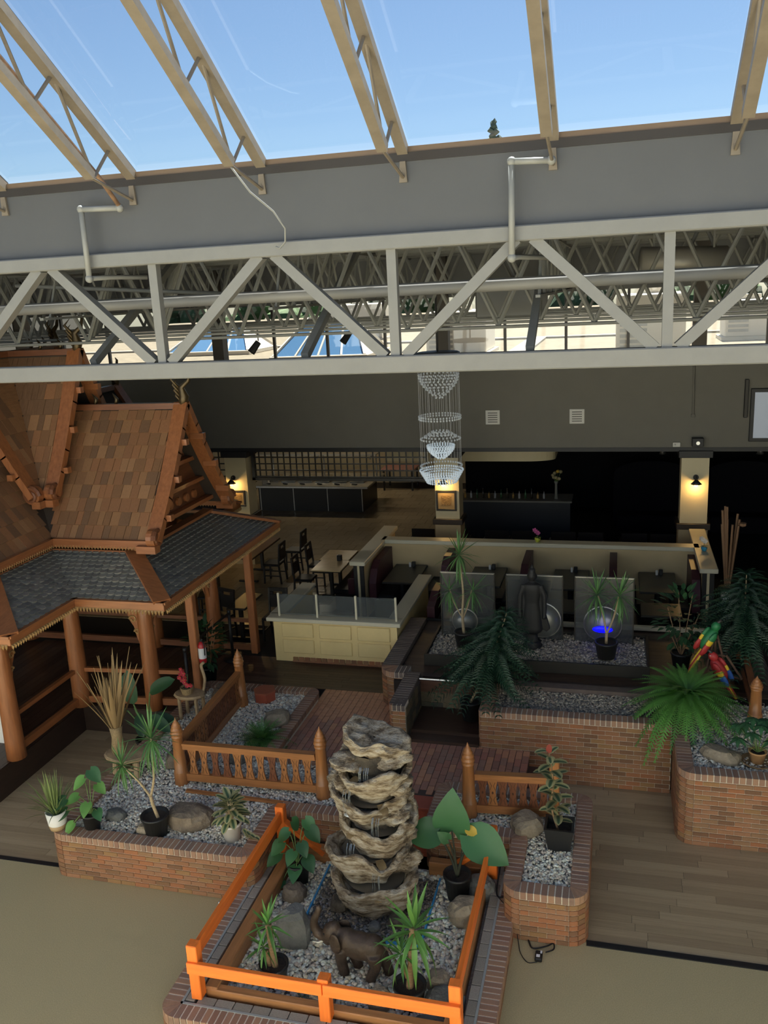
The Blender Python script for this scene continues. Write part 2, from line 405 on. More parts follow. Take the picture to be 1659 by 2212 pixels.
ZP = .63
pl = thing('brick_planter', 'long brick planter with dracaena, white pots and L-shaped balustrade on its gravel', 'planter', (-5.5,10,0))
brick_wall(pl, [(-7.05,8.4),(-4.2,8.4),(-4.2,9.45),(-3.07,9.45),(-3.07,10.85),(-4.85,10.85),(-4.85,13.0),(-7.05,13.0)], True, .2, 0, ZP,
           face=[True,True,True,True,False,False,False,False], seed=11)
MB().box(-4.9,10.88,UZ-.02,-4.86,12.85,ZP-.1).box(-4.83,10.78,UZ-.02,-3.1,10.83,ZP-.1).build('inner_curb', m_brick, pl)
MB().box(-6.9,8.55,.05,-5.0,12.85,.53).box(-5.0,8.55,.05,-4.35,10.7,.53).box(-4.35,9.6,.05,-3.2,10.7,.53).build('soil', M('gravel_base', (.55,.51,.46), .95, var=.5, scale=45, bump=.6, bscale=90), pl)
pr_ = thing('brick_planter', 'small L-shaped brick planter holding the variegated rubber plant', 'planter', (-.8,9.4,0))
brick_wall(pr_, [(-1.18,8.42),(-.24,8.42),(-.24,10.52),(-2.3,10.52),(-2.3,9.4),(-1.18,9.4)], True, .2, 0, ZP, face=[True,True,False,False,True,True], seed=12)
MB().box(-1.0,8.6,.05,-.42,10.35,.53).box(-2.15,9.55,.05,-.95,10.35,.53).build('soil', MATS['gravel_base'], pr_)
ZB = 1.08
pb = thing('brick_planter', 'tall wide brick planter wall below the Norfolk pine and gravel bed', 'planter', (-.5,12,0))
brick_wall(pb, [(-1.94,12.72),(-1.94,11.74),(.80,11.74)], False, .03, 0, ZB, face=[True,True], seed=13)
MB().box(-1.75,11.9,.3,2.9,12.85,.96).build('soil', MATS['gravel_base'], pb)
MB().box(-1.74,12.72,.96,.9,12.9,1.06).build('back_curb', M('grey_curb', (.16,.12,.10), .7, var=.2, scale=8), pb)
pc = thing('brick_planter', 'brick planter with rounded corner under the Boston fern at right', 'planter', (2,11.5,0))
brick_wall(pc, [(.82,12.0),(.82,10.57),(3.6,10.57)], False, .2, 0, 1.04, face=[True,True], seed=14)
MB().box(1.0,10.72,.3,3.6,13.2,.94).build('soil', MATS['gravel_base'], pc)

# low fountain surround
ps = thing('fountain_surround', 'low brick kerb surround of the rock fountain garden', 'kerb', (-2.75,7.8,0))
brick_wall(ps, [(-4.45,9.4),(-4.45,6.42),(-1.06,6.42),(-1.06,9.35)], False, .2, 0, .2, face=[True,True,True], seed=15, caph=.13)
m_gpav = M('grey_paver', rnd=[(.34,.30,.25),(.39,.345,.29),(.30,.265,.22)], rough=.85, var=.25, scale=10, bump=.3)
me_gp = unit_mesh('grey_paver', m_gpav, .04)
for i in range(14): 
    y = 6.75+i*.2; inst('grey_paver', me_gp, ps, (-4.18,y,.16), None, (.1,.19,.08)); inst('grey_paver', me_gp, ps, (-1.325,y,.16), None, (.1,.19,.08))
for i in range(14): inst('grey_paver', me_gp, ps, (-4.1+i*.2+.1,6.68,.16), None, (.19,.1,.08))
MB().box(-4.26,6.6,.14,-4.235,9.3,.203).box(-1.275,6.6,.14,-1.25,9.3,.203).box(-4.26,6.6,.14,-1.25,6.625,.203).build('edge_strip', M('grey_strip', (.35,.37,.36), .5), ps)
MB().box(-4.3,6.55,0,-1.2,9.36,.05).build('bed', MATS['gravel_base'], ps)

# raised deck with glass panels, rims and stone-clad alcove
dk = floor_box('floor_deck', 'dark plank deck carrying the three glass panels', -3.5,12.76,2.6,15.45,UZ-.05,.988, m_under)
planks(dk, me_dplank, -3.48,12.96,2.4,15.4,1.0, seed=8, wd=.14, ln=2.4, cap=200)
rim = thing('brick_rim', 'grey-capped brick rim wall curving round the deck corner', 'wall', (-3.6,13,UZ), kind='structure')
m_gcap = M('grey_cap', rnd=[(.13,.10,.085),(.15,.115,.10),(.115,.09,.08)], rough=.6, var=.2, scale=9)
_k = me_capb; me_capb = unit_mesh('grey_cap_brick', m_gcap, .02)
brick_wall(rim, [(-3.78,15.3),(-3.78,12.82),(-3.28,12.82)], False, .28, UZ, 1.1, face=[True,True], seed=16, depth=.3)
bw = thing('stub_wall', 'short brick stub wall with grey cap and stone cladding beside the alcove', 'wall', (-3.2,12.2,UZ), kind='structure')
brick_wall(bw, [(-3.31,12.9),(-3.31,11.68),(-3.05,11.68)], False, .06, UZ, 1.1, face=[True,True], seed=17, depth=.25)
me_capb = _k
m_stb = unit_mesh('stone_tile', m_stone, .03)
for j in range(4):
    for i in range(6): inst('stone_tile', m_stb, bw, (-3.045,11.8+i*.2,UZ+.07+j*.14), None, (.02,.195,.135))
alc = tag(MB().box(-3.05,12.74,UZ-.03,-1.94,12.79,1.0).build('wall_alcove', m_mortar), 'stone tiled alcove wall below the deck edge', 'wall', kind='structure')
for j in range(2):
    for i in range(6): inst('stone_tile', m_stb, alc, (-2.96+i*.185,12.735,UZ+.09+j*.18), None, (.18,.02,.175))
MB().box(-3.05,12.70,.85,-1.94,12.75,1.06).build('fascia_board', wood('deck_fascia', (.11,.05,.03)), alc)
MB().tube([(-3.05,12.71,1.07),(-1.94,12.71,1.07)], .022).build('steel_nosing', m_steel, alc)
for k in range(2):
    s_ = floor_box('floor_alcove_step', ['lower','upper'][k]+' dark wooden step inside the alcove', -3.03,11.72+.22*k,-1.95,12.74,UZ-.02,UZ+.05+.05*k, m_dark)
# half wall with glass
hw = thing('half_wall', 'yellow panelled half wall with white cap and glass screen', 'half wall', (-5,14.4,UZ), kind='structure')
MB().box(-6.22,14.32,UZ-.02,-3.82,14.52,1.29).box(-6.3,14.5,UZ-.02,-6.12,16.25,1.29).box(-3.98,14.5,UZ-.02,-3.82,17.05,1.29).build('body', m_yellow, hw)
hc = MB().bbox(-6.34,14.26,1.285,-3.74,14.56,1.36,.012).bbox(-6.36,14.5,1.285,-6.05,16.3,1.36,.012).bbox(-4.03,14.5,1.285,-3.74,17.1,1.36,.012).build('cap', m_capw, hw)
for i in range(3):
    for j in range(2):
        x0 = -6.05+i*.74; z0 = .66+j*.32
        MB().bbox(x0,14.288,z0,x0+.62,14.325,z0+.27,.012).build('panel', m_yellow, hw)
for i in range(17): inst('base_brick', me_brick, hw, (-5.82+i*.115,14.312,UZ+.05), None, (.1,.03,.09))
for i in range(9): inst('base_brick', me_brick, hw, (-5.78+i*.21,14.309,UZ+.005), None, (.2,.03,.05))
for i in range(4): MB().bbox(-6.13+i*.757,14.37,1.36,-6.09+i*.757,14.41,1.82,.006).build('glass_post', m_capw, hw)
m_frost = glassmat('etched_glass', (.72,.76,.78), opac=.08, rough=.12)
for i in range(3): MB().box(-6.09+i*.757,14.385,1.4,-5.375+i*.757,14.393,1.80).build('glass_pane', m_frost, hw)
# booth walls
bwz = 1.78
wb = thing('booth_wall', 'tan wall with cream cap behind the dining booths', 'half wall', (-1.5,18.3,UZ), kind='structure')
m_booth = M('booth_wall_paint', (.58,.45,.25), .7, var=.05, scale=3)
MB().box(-5.1,18.22,UZ,1.62,18.4,bwz-.08).box(-5.28,16.6,UZ,-5.08,19.3,bwz-.08).box(1.6,16.85,UZ,1.82,19.5,bwz-.08).build('body', m_booth, wb)
MB().bbox(-5.12,18.16,bwz-.09,1.66,18.46,bwz,.012).bbox(-5.36,16.5,bwz-.09,-5.02,19.36,bwz,.012).bbox(1.54,16.75,bwz-.09,1.88,19.62,bwz,.012).build('cap', m_capw, wb)
MB().bbox(-5.29,16.55,UZ,-5.07,16.6,bwz-.09,.005).bbox(1.6,16.8,UZ,1.82,16.85,bwz-.09,.005).build('end_panel', m_black, wb); MB().bbox(-5.2,16.52,UZ,-5.15,16.555,bwz-.09,.005).build('end_strip', m_cream, wb); MB().bbox(1.68,16.77,UZ,1.73,16.805,bwz-.09,.005).build('end_strip', m_cream, wb)
tag(MB().bbox(-3.05,15.36,1.02,2.2,15.46,1.1,.01).build('trim_3', m_capw), 'white ledge along the back of the deck', 'trim', kind='structure')
tag(MB().box(-3.7,15.46,UZ,2.6,15.5,1.02).build('wall_deck_back', m_black), 'dark wall below the back ledge of the deck', 'wall', kind='structure')

# ---------------------------------------------------------------- back wall, columns, windows, outside
BY = 20.0
wall = tag(MB().box(-22,BY,3.53,12,BY+.25,5.57).build('wall_back', m_taupe), 'taupe bulkhead wall below the clerestory windows', 'wall', kind='structure')
tag(MB().box(-22,BY-.02,3.44,12,BY+.27,3.53).build('trim_4', m_black), 'black trim along the bottom of the bulkhead', 'trim', kind='structure')
tag(MB().box(-14,BY-.012,3.45,-3.9,BY+.2,3.54).build('trim_5', m_black), 'dark beam above the lattice screen', 'trim', kind='structure')
COLX = (-9.36,-3.93,1.66)
for i, x in enumerate(COLX):
    c = thing('column', ['cream column behind the pavilion roof with a sconce and framed picture','cream column with framed picture beside the chandelier','cream column with a lit sconce at the end of the booth wall'][i], 'column', (x,BY+.2,UZ), kind='structure')
    MB().box(x-.31,BY-.02,UZ,x+.31,BY+.55,1.66).build('base', m_booth, c)
    MB().bbox(x-.36,BY-.06,1.66,x+.36,BY+.6,1.80,.01).build('band', m_bronze, c)
    MB().box(x-.29,BY-.0,1.80,x+.29,BY+.52,3.3).build('shaft', m_cream, c)
    MB().bbox(x-.36,BY-.06,3.3,x+.36,BY+.6,3.46,.01).build('capital', m_black, c)
# clerestory
win = thing('window_1', 'clerestory window strip above the bulkhead looking onto the gravel roof', 'window', (-3,BY+.1,5.57), kind='structure')
MB().box(-22,BY-.03,5.54,12,BY+.3,5.6).build('sill', m_bronze, win)
XS = [-16.6,-15.3,-13.9,-12.6,-11.03,-9.4,-8.07,-6.72,-5.3,-3.88,-2.5,-1.15,.18,1.63,3.0,4.4,5.8]
for x in XS: MB().box(x-.03,BY+.05,5.6,x+.03,BY+.13,6.98).build('mullion', m_bronze, win)
for a, b in zip(XS, XS[1:]): MB().box(a+.03,BY+.085,5.6,b-.03,BY+.092,6.98).build('pane', m_winglass, win)
MB().box(-22,BY+.05,6.42,12,BY+.12,6.46).build('transom', m_bronze, win)
for k, x in enumerate((-14.9,-9.4,-3.88,1.63,7.2)): tag(MB().box(x-.14,BY-.28,5.56,x+.14,BY-.0,8.0).build('wall_pier', M('pier_paint',(.1,.085,.07),.7)), 'dark pier between clerestory windows, %s from the left' % ['first','second','third','fourth','fifth'][k], 'pier', kind='structure')
# flat roof over the restaurant
roof = tag(MB().box(-22,11.3,8.02,12,BY+1.6,8.12).build('ceiling', m_deck), 'dark corrugated metal roof deck above the joists', 'ceiling', kind='structure')  # edge beyond the windows is an added overhang against the sun
mb = MB()
for i in range(90): mb.box(-22+i*.38,11.3,7.97,-22+i*.38+.2,BY+.2,8.03)
o = mb.build('deck_rib', m_deck, roof); o['kind'] = 'stuff'
tag(MB().box(-22,BY-.1,6.98,12,BY+1.1,8.0).build('wall_window_head', m_deck), 'dark head wall above the clerestory with an added sun-blocking overhang', 'wall', kind='structure')  # outer depth added as an overhang to keep sun off the booths
# side and rear shell of the hall, with an added bounce wall
tag(MB().box(9,-9,0,9.2,30,8.1).build('wall_right', m_taupe), 'plain taupe side wall of the hall at right', 'wall', kind='structure')
tag(MB().box(-20.2,-9,0,-20,30,8.1).build('wall_left', m_taupe), 'plain taupe side wall of the hall at left', 'wall', kind='structure')
bounce_wall = tag(MB().box(-20,-1.6,0,9,-1.4,6.35).build('wall_added_bounce', M('bounce_white', (.80,.78,.74), .8)), 'added white wall below the viewer, bouncing sunlight onto the floor', 'wall', kind='structure')  # unseen wall, added to bounce sun onto the lower floor
MB().box(-20,-9,5.3,9,-1.6,5.5).build('added_floor', M('bounce_white'), bounce_wall)  # unseen slab added along with the bounce wall
tag(MB().box(-20,-9.2,0,9,-9,8.7).build('wall_front', M('pale_wall', (.6,.55,.46), .8)), 'pale wall of the hall behind the viewer', 'wall', kind='structure')
tag(MB().box(-20,29.8,0,9,30,4.9).build('wall_kitchen', M('kitchen_wall', (.5,.4,.25), .8)), 'tan kitchen wall at the far end behind the buffet', 'wall', kind='structure')
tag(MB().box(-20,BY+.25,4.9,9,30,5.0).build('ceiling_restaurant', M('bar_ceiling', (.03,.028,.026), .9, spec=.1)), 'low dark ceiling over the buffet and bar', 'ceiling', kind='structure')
# fascia above truss and skylight
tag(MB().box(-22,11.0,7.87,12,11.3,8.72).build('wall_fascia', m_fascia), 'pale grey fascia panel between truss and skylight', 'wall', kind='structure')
SL = .611
def rz(y): return 8.80+(11.05-y)*SL
sk = thing('skylight', 'sloped glass skylight above the hall', 'skylight', (-3,11,8.8), kind='structure')
MB().box(-22,10.98,8.70,12,11.34,8.80).build('sill', m_bronze, sk)
MB().box(-22,11.0,8.80,12,11.1,8.87).build('gasket', M('brown_gasket', (.22,.15,.1), .6), sk)
RX = [-13.75,-11.92,-10.08,-8.23,-6.25,-4.41,-2.57,-.78,1.2,3.0,4.85]
YR = 1.5                                                    # ridge
for a, b in zip([-22]+RX, RX+[9]):
    MB().add([(a+.04,11.05,rz(11.05)+.10),(b-.04,11.05,rz(11.05)+.10),(b-.04,YR,rz(YR)+.10),(a+.04,YR,rz(YR)+.10)], [(3,2,1,0)]).build('pane', m_skyglass, sk)
zr = rz(YR)+.1
for a, b in zip([-22]+RX, RX+[9]):
    MB().add([(a+.04,YR,zr),(b-.04,YR,zr),(b-.04,-9.1,8.7),(a+.04,-9.1,8.7)], [(3,2,1,0)]).build('pane', m_skyglass, sk)
MB().bar((-22,YR,zr),(9,YR,zr),.2,.25).build('ridge_beam', m_rafter, sk)
dirv = Vector((0,-1,SL)).normalized()
lbl = ['far left','left','mid','right']
for i, x in enumerate(RX):
    vis = {3:'leftmost visible sloped skylight rafter, cut by the picture edge',4:'sloped skylight rafter with a rusty pipe running along it',5:'sloped skylight rafter with a loose cable hanging from its foot',6:'sloped skylight rafter at centre of the skylight',7:'sloped skylight rafter above the right downpipe',8:'rightmost sloped skylight rafter near picture edge'}.get(i, ['outermost left skylight rafter','second skylight rafter in from the far left','third skylight rafter in from the far left','','','','','','','skylight rafter just past the right picture edge','outermost right skylight rafter'][i])
    r = thing('skylight_rafter', vis, 'rafter', (x,11,8.8), group='skylight rafters')
    MB().bar((x,11.08,rz(11.08)),(x,YR,rz(YR)),.13,.11).build('upper_chord', m_rafter, r)
    MB().bar((x,11.08,rz(11.08)+.08),(x,YR,rz(YR)+.08),.05,.08).build('glazing_bar', m_bronze, r)
    lo = lambda y: rz(y)-.70
    MB().bar((x,10.03,lo(10.03)),(x,YR,lo(YR)),.12,.10).build('lower_chord', m_rafter, r)
    ys = [10.06,10.5,9.45,9.0,8.0,7.55,6.5,6.05,5.0,4.55,3.5]
    top = True; pts = []
    y = 10.1; k = 0
    while y > 2:
        a = (x,y,lo(y)+.03); b = (x,y+.42,rz(y+.42)-.04); c = (x,y-.55,rz(y-.55)-.04); e = (x,y-1.05,lo(y-1.05)+.03)
        MB().tube([a,b],.022,6).build('web_bar', m_rafter, r)
        MB().tube([a,c],.022,6).build('web_bar', m_rafter, r)
        y -= 1.05
    MB().tube([(x,10.06,lo(10.06)),(x,10.95,8.52),(x,10.99,8.66)],.022,6).build('bearing_bar', m_rafter, r)
    MB().prism([(x-.05,8.46),(x+.05,8.46),(x+.035,8.7),(x-.035,8.7)],'y',10.96,10.995).build('bearing_plate', m_rafter, r)
# truss
tr = thing('roof_truss', 'big white steel truss spanning the hall under the fascia', 'truss', (-3,11,6.2))
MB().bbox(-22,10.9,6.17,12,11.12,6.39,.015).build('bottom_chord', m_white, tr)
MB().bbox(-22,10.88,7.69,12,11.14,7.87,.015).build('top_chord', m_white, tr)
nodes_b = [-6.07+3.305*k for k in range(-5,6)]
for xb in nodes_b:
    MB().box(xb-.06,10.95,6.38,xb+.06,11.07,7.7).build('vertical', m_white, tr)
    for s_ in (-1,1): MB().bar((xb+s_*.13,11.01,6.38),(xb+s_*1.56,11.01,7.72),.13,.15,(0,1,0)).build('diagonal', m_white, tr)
# bar joists behind the truss
me_web = None
for j, y in enumerate((12.6,14.05,15.5,16.95,18.3,19.5)):
    jl = thing('bar_joist', ['first','second','third','fourth','fifth','sixth'][j]+' open-web joist row behind the white truss, counted from it', 'joist', (-3,y,6.6), group='open-web roof joists')
    MB().bbox(-19.9,y-.05,6.60,8.9,y+.05,6.645,.008).build('bottom_chord', m_joist, jl)
    MB().bbox(-19.9,y-.06,7.86,8.9,y+.06,7.94,.01).build('top_chord', m_joist, jl)
    p = 1.32; off = (j*.47) % p
    a = Vector((0,0,-.64)); b = Vector((p/2-.06,0,.64))
    me_up = MB().tube([a,b],.032,6).mesh('web_bar', m_joist); me_dn = MB().tube([Vector((p/2+.06,0,.64)),Vector((p,0,-.64))],.032,6).mesh('web_bar', m_joist)
    for i in range(22):
        x = -17.5+off+i*p
        if x > 7: break
        inst('web_bar', me_up, jl, (x,y,7.27)); inst('web_bar', me_dn, jl, (x,y,7.27))
for j, x in enumerate((-11.5,-8.2,-4.6,-1.0,2.6)):         # cross joists towards the windows
    jl = thing('cross_joist', 'narrow joist running back to the windows, %s of five from the left' % ['first','second','third','fourth','fifth'][j], 'joist', (x,15,6.9), group='cross joists')
    MB().box(x-.03,11.4,7.02,x+.03,19.9,7.055).build('bottom_chord', m_joist, jl)
    MB().box(x-.04,11.4,7.84,x+.04,19.9,7.9).build('top_chord', m_joist, jl)
    for i in range(11): MB().tube([(x,11.6+i*.75,7.05),(x,11.97+i*.75,7.85),(x,12.35+i*.75,7.05)],.02,5).build('web_bar', m_joist, jl)
for k, x in enumerate((-7.25,-4.05,-1.08,2.2)):
    tag(MB().bar((x,11.12,6.40),(x,13.9,7.86),.10,.10).build('knee_brace', m_joist), 'grey knee brace rising back from the truss bottom chord, %s from the left' % ['first','second','third','fourth'][k], 'brace', 'knee braces')
# pipes
tag(MB().tube([(-22,11.62,7.17),(12,11.62,7.22)],.085,12).build('sprinkler_main', M('pipe_paint', (.27,.26,.24), .5), smooth=True), 'thick grey pipe running the length of the truss behind it', 'pipe')
tag(MB().tube([(-5.3,12.0,7.25),(-9.0,12.0,7.55)],.03,8).build('branch_pipe', m_joist, smooth=True), 'thin grey branch pipe behind the left truss bay', 'pipe')
m_pvc = M('grey_pipe', (.36,.355,.33), .45)
def downpipe(label, xa, xb, zt_, zb_, rust):
    t = thing('drain_pipe', label, 'pipe', (xa,10.8,zb_))
    MB().tube([(xb,10.82,zt_-.02),(xa,10.8,zt_)],.038,10).build('arm', m_pvc, t, True)
    MB().tube([(xa,10.8,zt_),(xa-.01,10.8,zb_)],.038,10).build('drop', m_pvc, t, True)
    for p in ((xb,10.82,zt_-.02),(xa,10.8,zt_),(xa-.01,10.8,zb_)): MB().ell(p,(.055,.055,.055),10,6).build('elbow', m_pvc, t, True)
    if rust: MB().tube([(xb,10.82,zt_),(xb+.02,10.4,zt_+.3),(xb+.12,5,zt_+.25+5.4*SL)],.03,8).build('rusty_run', m_rust, t, True)
    MB().tube([(xa-.01,10.8,zb_),(xa+.02,11.3,zb_+.02),(xa+.4,11.62,zb_-.0)],.032,8).build('foot', m_pvc, t, True)
    return t
downpipe('pale drain pipe with elbows dropping from the left rafter', -6.93,-6.37,8.44,7.55,True)
downpipe('pale drain pipe with elbows dropping from the right rafter', -1.24,-.79,8.57,7.50,False)
MB_c = [(-4.41,10.06,8.68),(-4.3,10.3,8.42),(-4.1,10.5,8.2),(-4.0,10.6,8.0),(-4.05,10.7,7.85),(-4.15,10.75,7.78),(-4.2,10.75,7.8)]
tag(MB().tube(MB_c,.012,6).build('loose_cable', m_pvc, smooth=True), 'loose pale cable curling down over the fascia', 'cable')
# hanging ducts
tag(MB().bbox(-2.55,16.2,6.62,-1.35,17.6,7.2,.03).build('air_duct', M('duct_grey', (.16,.16,.155), .5)), 'square grey duct hanging among the joists at centre', 'duct')
t = thing('round_duct', 'round foil duct between the joists at right', 'duct', (1,15.1,7.4)); MB().tube([(.3,15.0,7.45),(1.6,15.2,7.4)],.22,16).build('tube', M('duct_foil', (.3,.285,.26), .4, .3), t, True)
for x in (.5,1.4): MB().box(x-.015,15.05,7.6,x+.015,15.08,7.98).build('hanger_strap', m_joist, t)
for k, (x, y, z) in enumerate(((-6.55,15.5,6.3),(-5.2,16.95,6.34))):
    t = thing('spotlight', ['black stage spotlight hanging before the pyramid skylight','black spotlight clamped high beside the centre joists'][k], 'spotlight', (x,y,z))
    MB().tube([(x,y,6.62),(x,y,z+.1)],.012,6).build('stem', m_black, t)
    MB().tube([(x,y,z+.08),(x-.12,y-.1,z-.1)],[.06,.075],10).build('can', m_black, t)
# outside roof
rf = tag(MB().box(-40,BY+.3,5.1,30,75,5.2).build('outside_roof', M('gravel_roof', (.185,.145,.09), .95, var=.35, scale=3.5, bump=.6, bscale=40, detail=9)), 'sunlit gravel flat roof outside the clerestory', 'roof', kind='structure')
for k, (x0,y0,x1,y1) in enumerate(((-30,24.2,20,24.5),(-30,33,20,33.4),(-3.2,21,-2.6,33))):
    MB().box(x0,y0,5.2,x1,y1,5.27).build('membrane_strip', M('membrane', (.27,.24,.19), .8), rf)
m_rg = M('roof_glass', (.12,.25,.42), .05, .3); m_rfr = M('roof_frame', (.6,.53,.42), .5)
def ridge_sky(label, cx, cy, hw_, hd, h):
    t = thing('pyramid_skylight', label, 'skylight', (cx,cy,5.2)); z = 5.2
    A, B, C, D = (cx-hw_,cy-hd,z+.15),(cx+hw_,cy-hd,z+.15),(cx+hw_,cy+hd,z+.15),(cx-hw_,cy+hd,z+.15); E_, F_ = (cx-hw_*.45,cy,z+h),(cx+hw_*.6,cy,z+h)
    MB().bbox(cx-hw_-.1,cy-hd-.1,z,cx+hw_+.1,cy+hd+.1,z+.16,.02).build('curb', m_rfr, t)
    for q in ((B,C,F_),(C,D,E_,F_),(D,A,E_)): MB().add(q, [tuple(range(len(q)))]).build('pane', m_rg if len(q) > 3 else m_rfr, t)
    for k in range(4):
        f0, f1 = k/4, (k+1)/4; L = lambda p, q, f: tuple(p[i]+(q[i]-p[i])*f for i in range(3))
        MB().add([L(A,B,f0),L(A,B,f1),L(E_,F_,f1),L(E_,F_,f0)], [(0,1,2,3)]).build('pane', m_rg, t)
        MB().bar(L(A,B,f1),L(E_,F_,f1),.06,.06).build('glazing_bar', m_rfr, t)
    for p, q in ((A,E_),(D,E_),(B,F_),(C,F_),(E_,F_)): MB().bar(p,q,.08,.08).build('glazing_bar', m_rfr, t)
ridge_sky('hipped glass roof skylight behind the left truss bay', -9.0,27.2,1.5,1.3,1.25)
ridge_sky('smaller glass roof skylight far left on gravel', -14.6,31,1.6,1.3,1.0)
def hvac(label, x0,y0,x1,y1,h):
    t = thing('rooftop_unit', label, 'air conditioner', ((x0+x1)/2,(y0+y1)/2,5.2)); mm = M('unit_metal', (.62,.56,.46), .5)
    MB().bbox(x0,y0,5.3,x1,y1,5.2+h,.03).build('cabinet', mm, t); MB().box(x0-.1,y0-.1,5.19,x1+.1,y1+.1,5.3).build('curb', m_rfr, t)
    for k in range(5): MB().box(x0+.1,y0-.02,5.45+k*.14,x0+(x1-x0)*.45,y0,5.53+k*.14).build('louvre', M('louvre_grey', (.3,.28,.24), .6), t)
    MB().tube([((x0+x1)/2,(y0+y1)/2,5.2+h),((x0+x1)/2,(y0+y1)/2,5.35+h)],.35,14).build('fan_cowl', mm, t)
hvac('beige rooftop air unit seen right of centre', -.1,23.5,1.6,25.2,1.6)
hvac('pale rooftop unit beyond the chandelier', -5.6,26,-3.8,28,1.3)
hvac('small grey rooftop unit at far right', 3.1,29,4.6,30.4,1.2)
hvac('low rooftop unit behind the glass roof skylight', -12,36,-9.6,38,1.5)
m_tree = M('far_foliage', rnd=[(.06,.11,.03),(.08,.13,.04),(.05,.09,.035)], rough=.9, var=.4, scale=2)
rg = random.Random(5)
for k in range(13):
    x = -46+k*7.0+rg.uniform(-1,1); y = 84+rg.uniform(-4,6); h = rg.uniform(6.5,9)
    t = thing('far_tree', ['broad tree on the skyline, number','round tree on the skyline, number'][k % 2]+' %s from the left beyond the roof' % ['one','two','three','four','five','six','seven','eight','nine','ten','eleven','twelve','thirteen','fourteen','fifteen','sixteen'][k], 'tree', (x,y,-1), group='skyline trees')
    mb = MB()
    for q in range(7):
        c = (x+rg.uniform(-1.5,1.5), y+rg.uniform(-1.2,1.2), h*.62+rg.uniform(-2,1.6)); mb.ell(c,(rg.uniform(1.3,2.3),1.6,rg.uniform(1.2,2.0)),9,6)
    mb.v = [(a+.5*nz3((a,b,c_),.9),b,c_+.5*nz3((a,b,c_),.9,3)) for a,b,c_ in mb.v]
    mb.build('crown', m_tree, t); MB().tube([(x,y,-1),(x,y,h*.6)],.3,7).build('trunk', M('far_trunk', (.08,.06,.04), .9), t)
# pine top beyond the skylight sill
t = thing('spruce', 'top of a spruce tree peeking above the skylight sill', 'tree', (-8,60,0))
mb = MB(); rg = random.Random(3); px_, py_ = -8.0,60.0
MB().tube([(px_,py_,2),(px_,py_,17.3)],[.4,.03],7).build('trunk', MATS['far_trunk'], t)
for k in range(60):
    z = 17.2-k*.13; L = .2+k*.05; a = k*2.4
    d = Vector((cos(a),sin(a)*.6,.15)); mb.tube([(px_,py_,z),tuple(Vector((px_,py_,z))+d*L*.6+Vector((0,0,.1))),tuple(Vector((px_,py_,z))+d*L)],[.16,.2,.03],5)
mb.build('branches', M('spruce_green', (.10,.14,.11), .9), t)

# ================================================================ THAI PAVILION
m_teak = {a: wood('teak', (.34,.125,.045), .42, ax=a, coat=.15) for a in 'xyz'}
m_teakd = {a: wood('teak_dark', (.19,.07,.03), .45, ax=a) for a in 'xyz'}
m_gold = M('gold_carving', (.44,.27,.11), .45, .2, var=.35, scale=30, bump=.3)
m_shake = M('cedar_shake', rnd=[(.30,.15,.065),(.235,.115,.05),(.34,.175,.08),(.27,.125,.055),(.19,.10,.05),(.31,.14,.06)], rough=.75, var=.25, scale=5, stretch=(8,1,1), bump=.2)
m_slate = M('slate_scale', rnd=[(.20,.195,.165),(.235,.23,.195),(.17,.168,.15),(.265,.255,.215)], rough=.42, var=.2, scale=10)
m_under2 = M('roof_underlay', (.05,.035,.025), .9)
PX, PY = -10.4, 13.35
pv = thing('thai_pavilion', 'large carved wooden Thai pavilion with cedar shake and slate scale roofs', 'pavilion', (PX,PY,UZ))
def arm(k):
    c_, s_ = (1,0,-1,0)[k], (0,1,0,-1)[k]                  # u direction; v = 90 deg left of u
    return lambda u, v, z: (PX+u*c_-v*s_, PY+u*s_+v*c_, z)
UEZ, URZ, UHW, UL = 3.52, 5.46, 1.42, 3.25                 # lower tier upper roof: eave z, ridge z, half width, end
TEZ, TRZ, THW, TL = 4.20, 6.42, 1.2, 1.35                   # top tier
LEZ, LTZ, LHW, LTW, LL, LTL = 2.83, 3.30, 2.33, 1.3, 3.85, 2.82
shake_slots = []; slate_slots = []
def rowfill(slots, p0, p1, q0, q1, rows, wd, jitter, rg, bond=True):
    """p0,p1: eave ends (world), q0,q1: top ends; fills rows of pieces"""
    p0,p1,q0,q1 = map(Vector,(p0,p1,q0,q1)); n = (p1-p0).cross(q0-p0).normalized()
    if n.z < 0: n = -n
    for r in range(rows):
        f = r/rows; a = p0.lerp(q0,f); b = p1.lerp(q1,f); L = (b-a).length
        up = ((q0+q1)/2-(p0+p1)/2); e = up.length/rows; up.normalize()
        d = (b-a).normalized(); upp = n.cross(d).normalized()
        if upp.z < 0: upp = -upp
        a2 = p0.lerp(q0,f+.8/rows); b2 = p1.lerp(q1,f+.8/rows); lo_ = min(0,(a2-a).dot(d)); hi_ = max(L,(b2-a).dot(d)) 
        x = lo_-(wd*.5 if (bond and r % 2) else 0)
        while x < hi_-.02:
            w_ = wd*(1+rg.uniform(-jitter,jitter)); x0, x1 = max(lo_,x), min(hi_,x+w_); x += w_
            if x1-x0 < .025: continue
            slots.append((a+d*(x0+x1)/2, d, upp, n, x1-x0, e))
rg = random.Random(21)
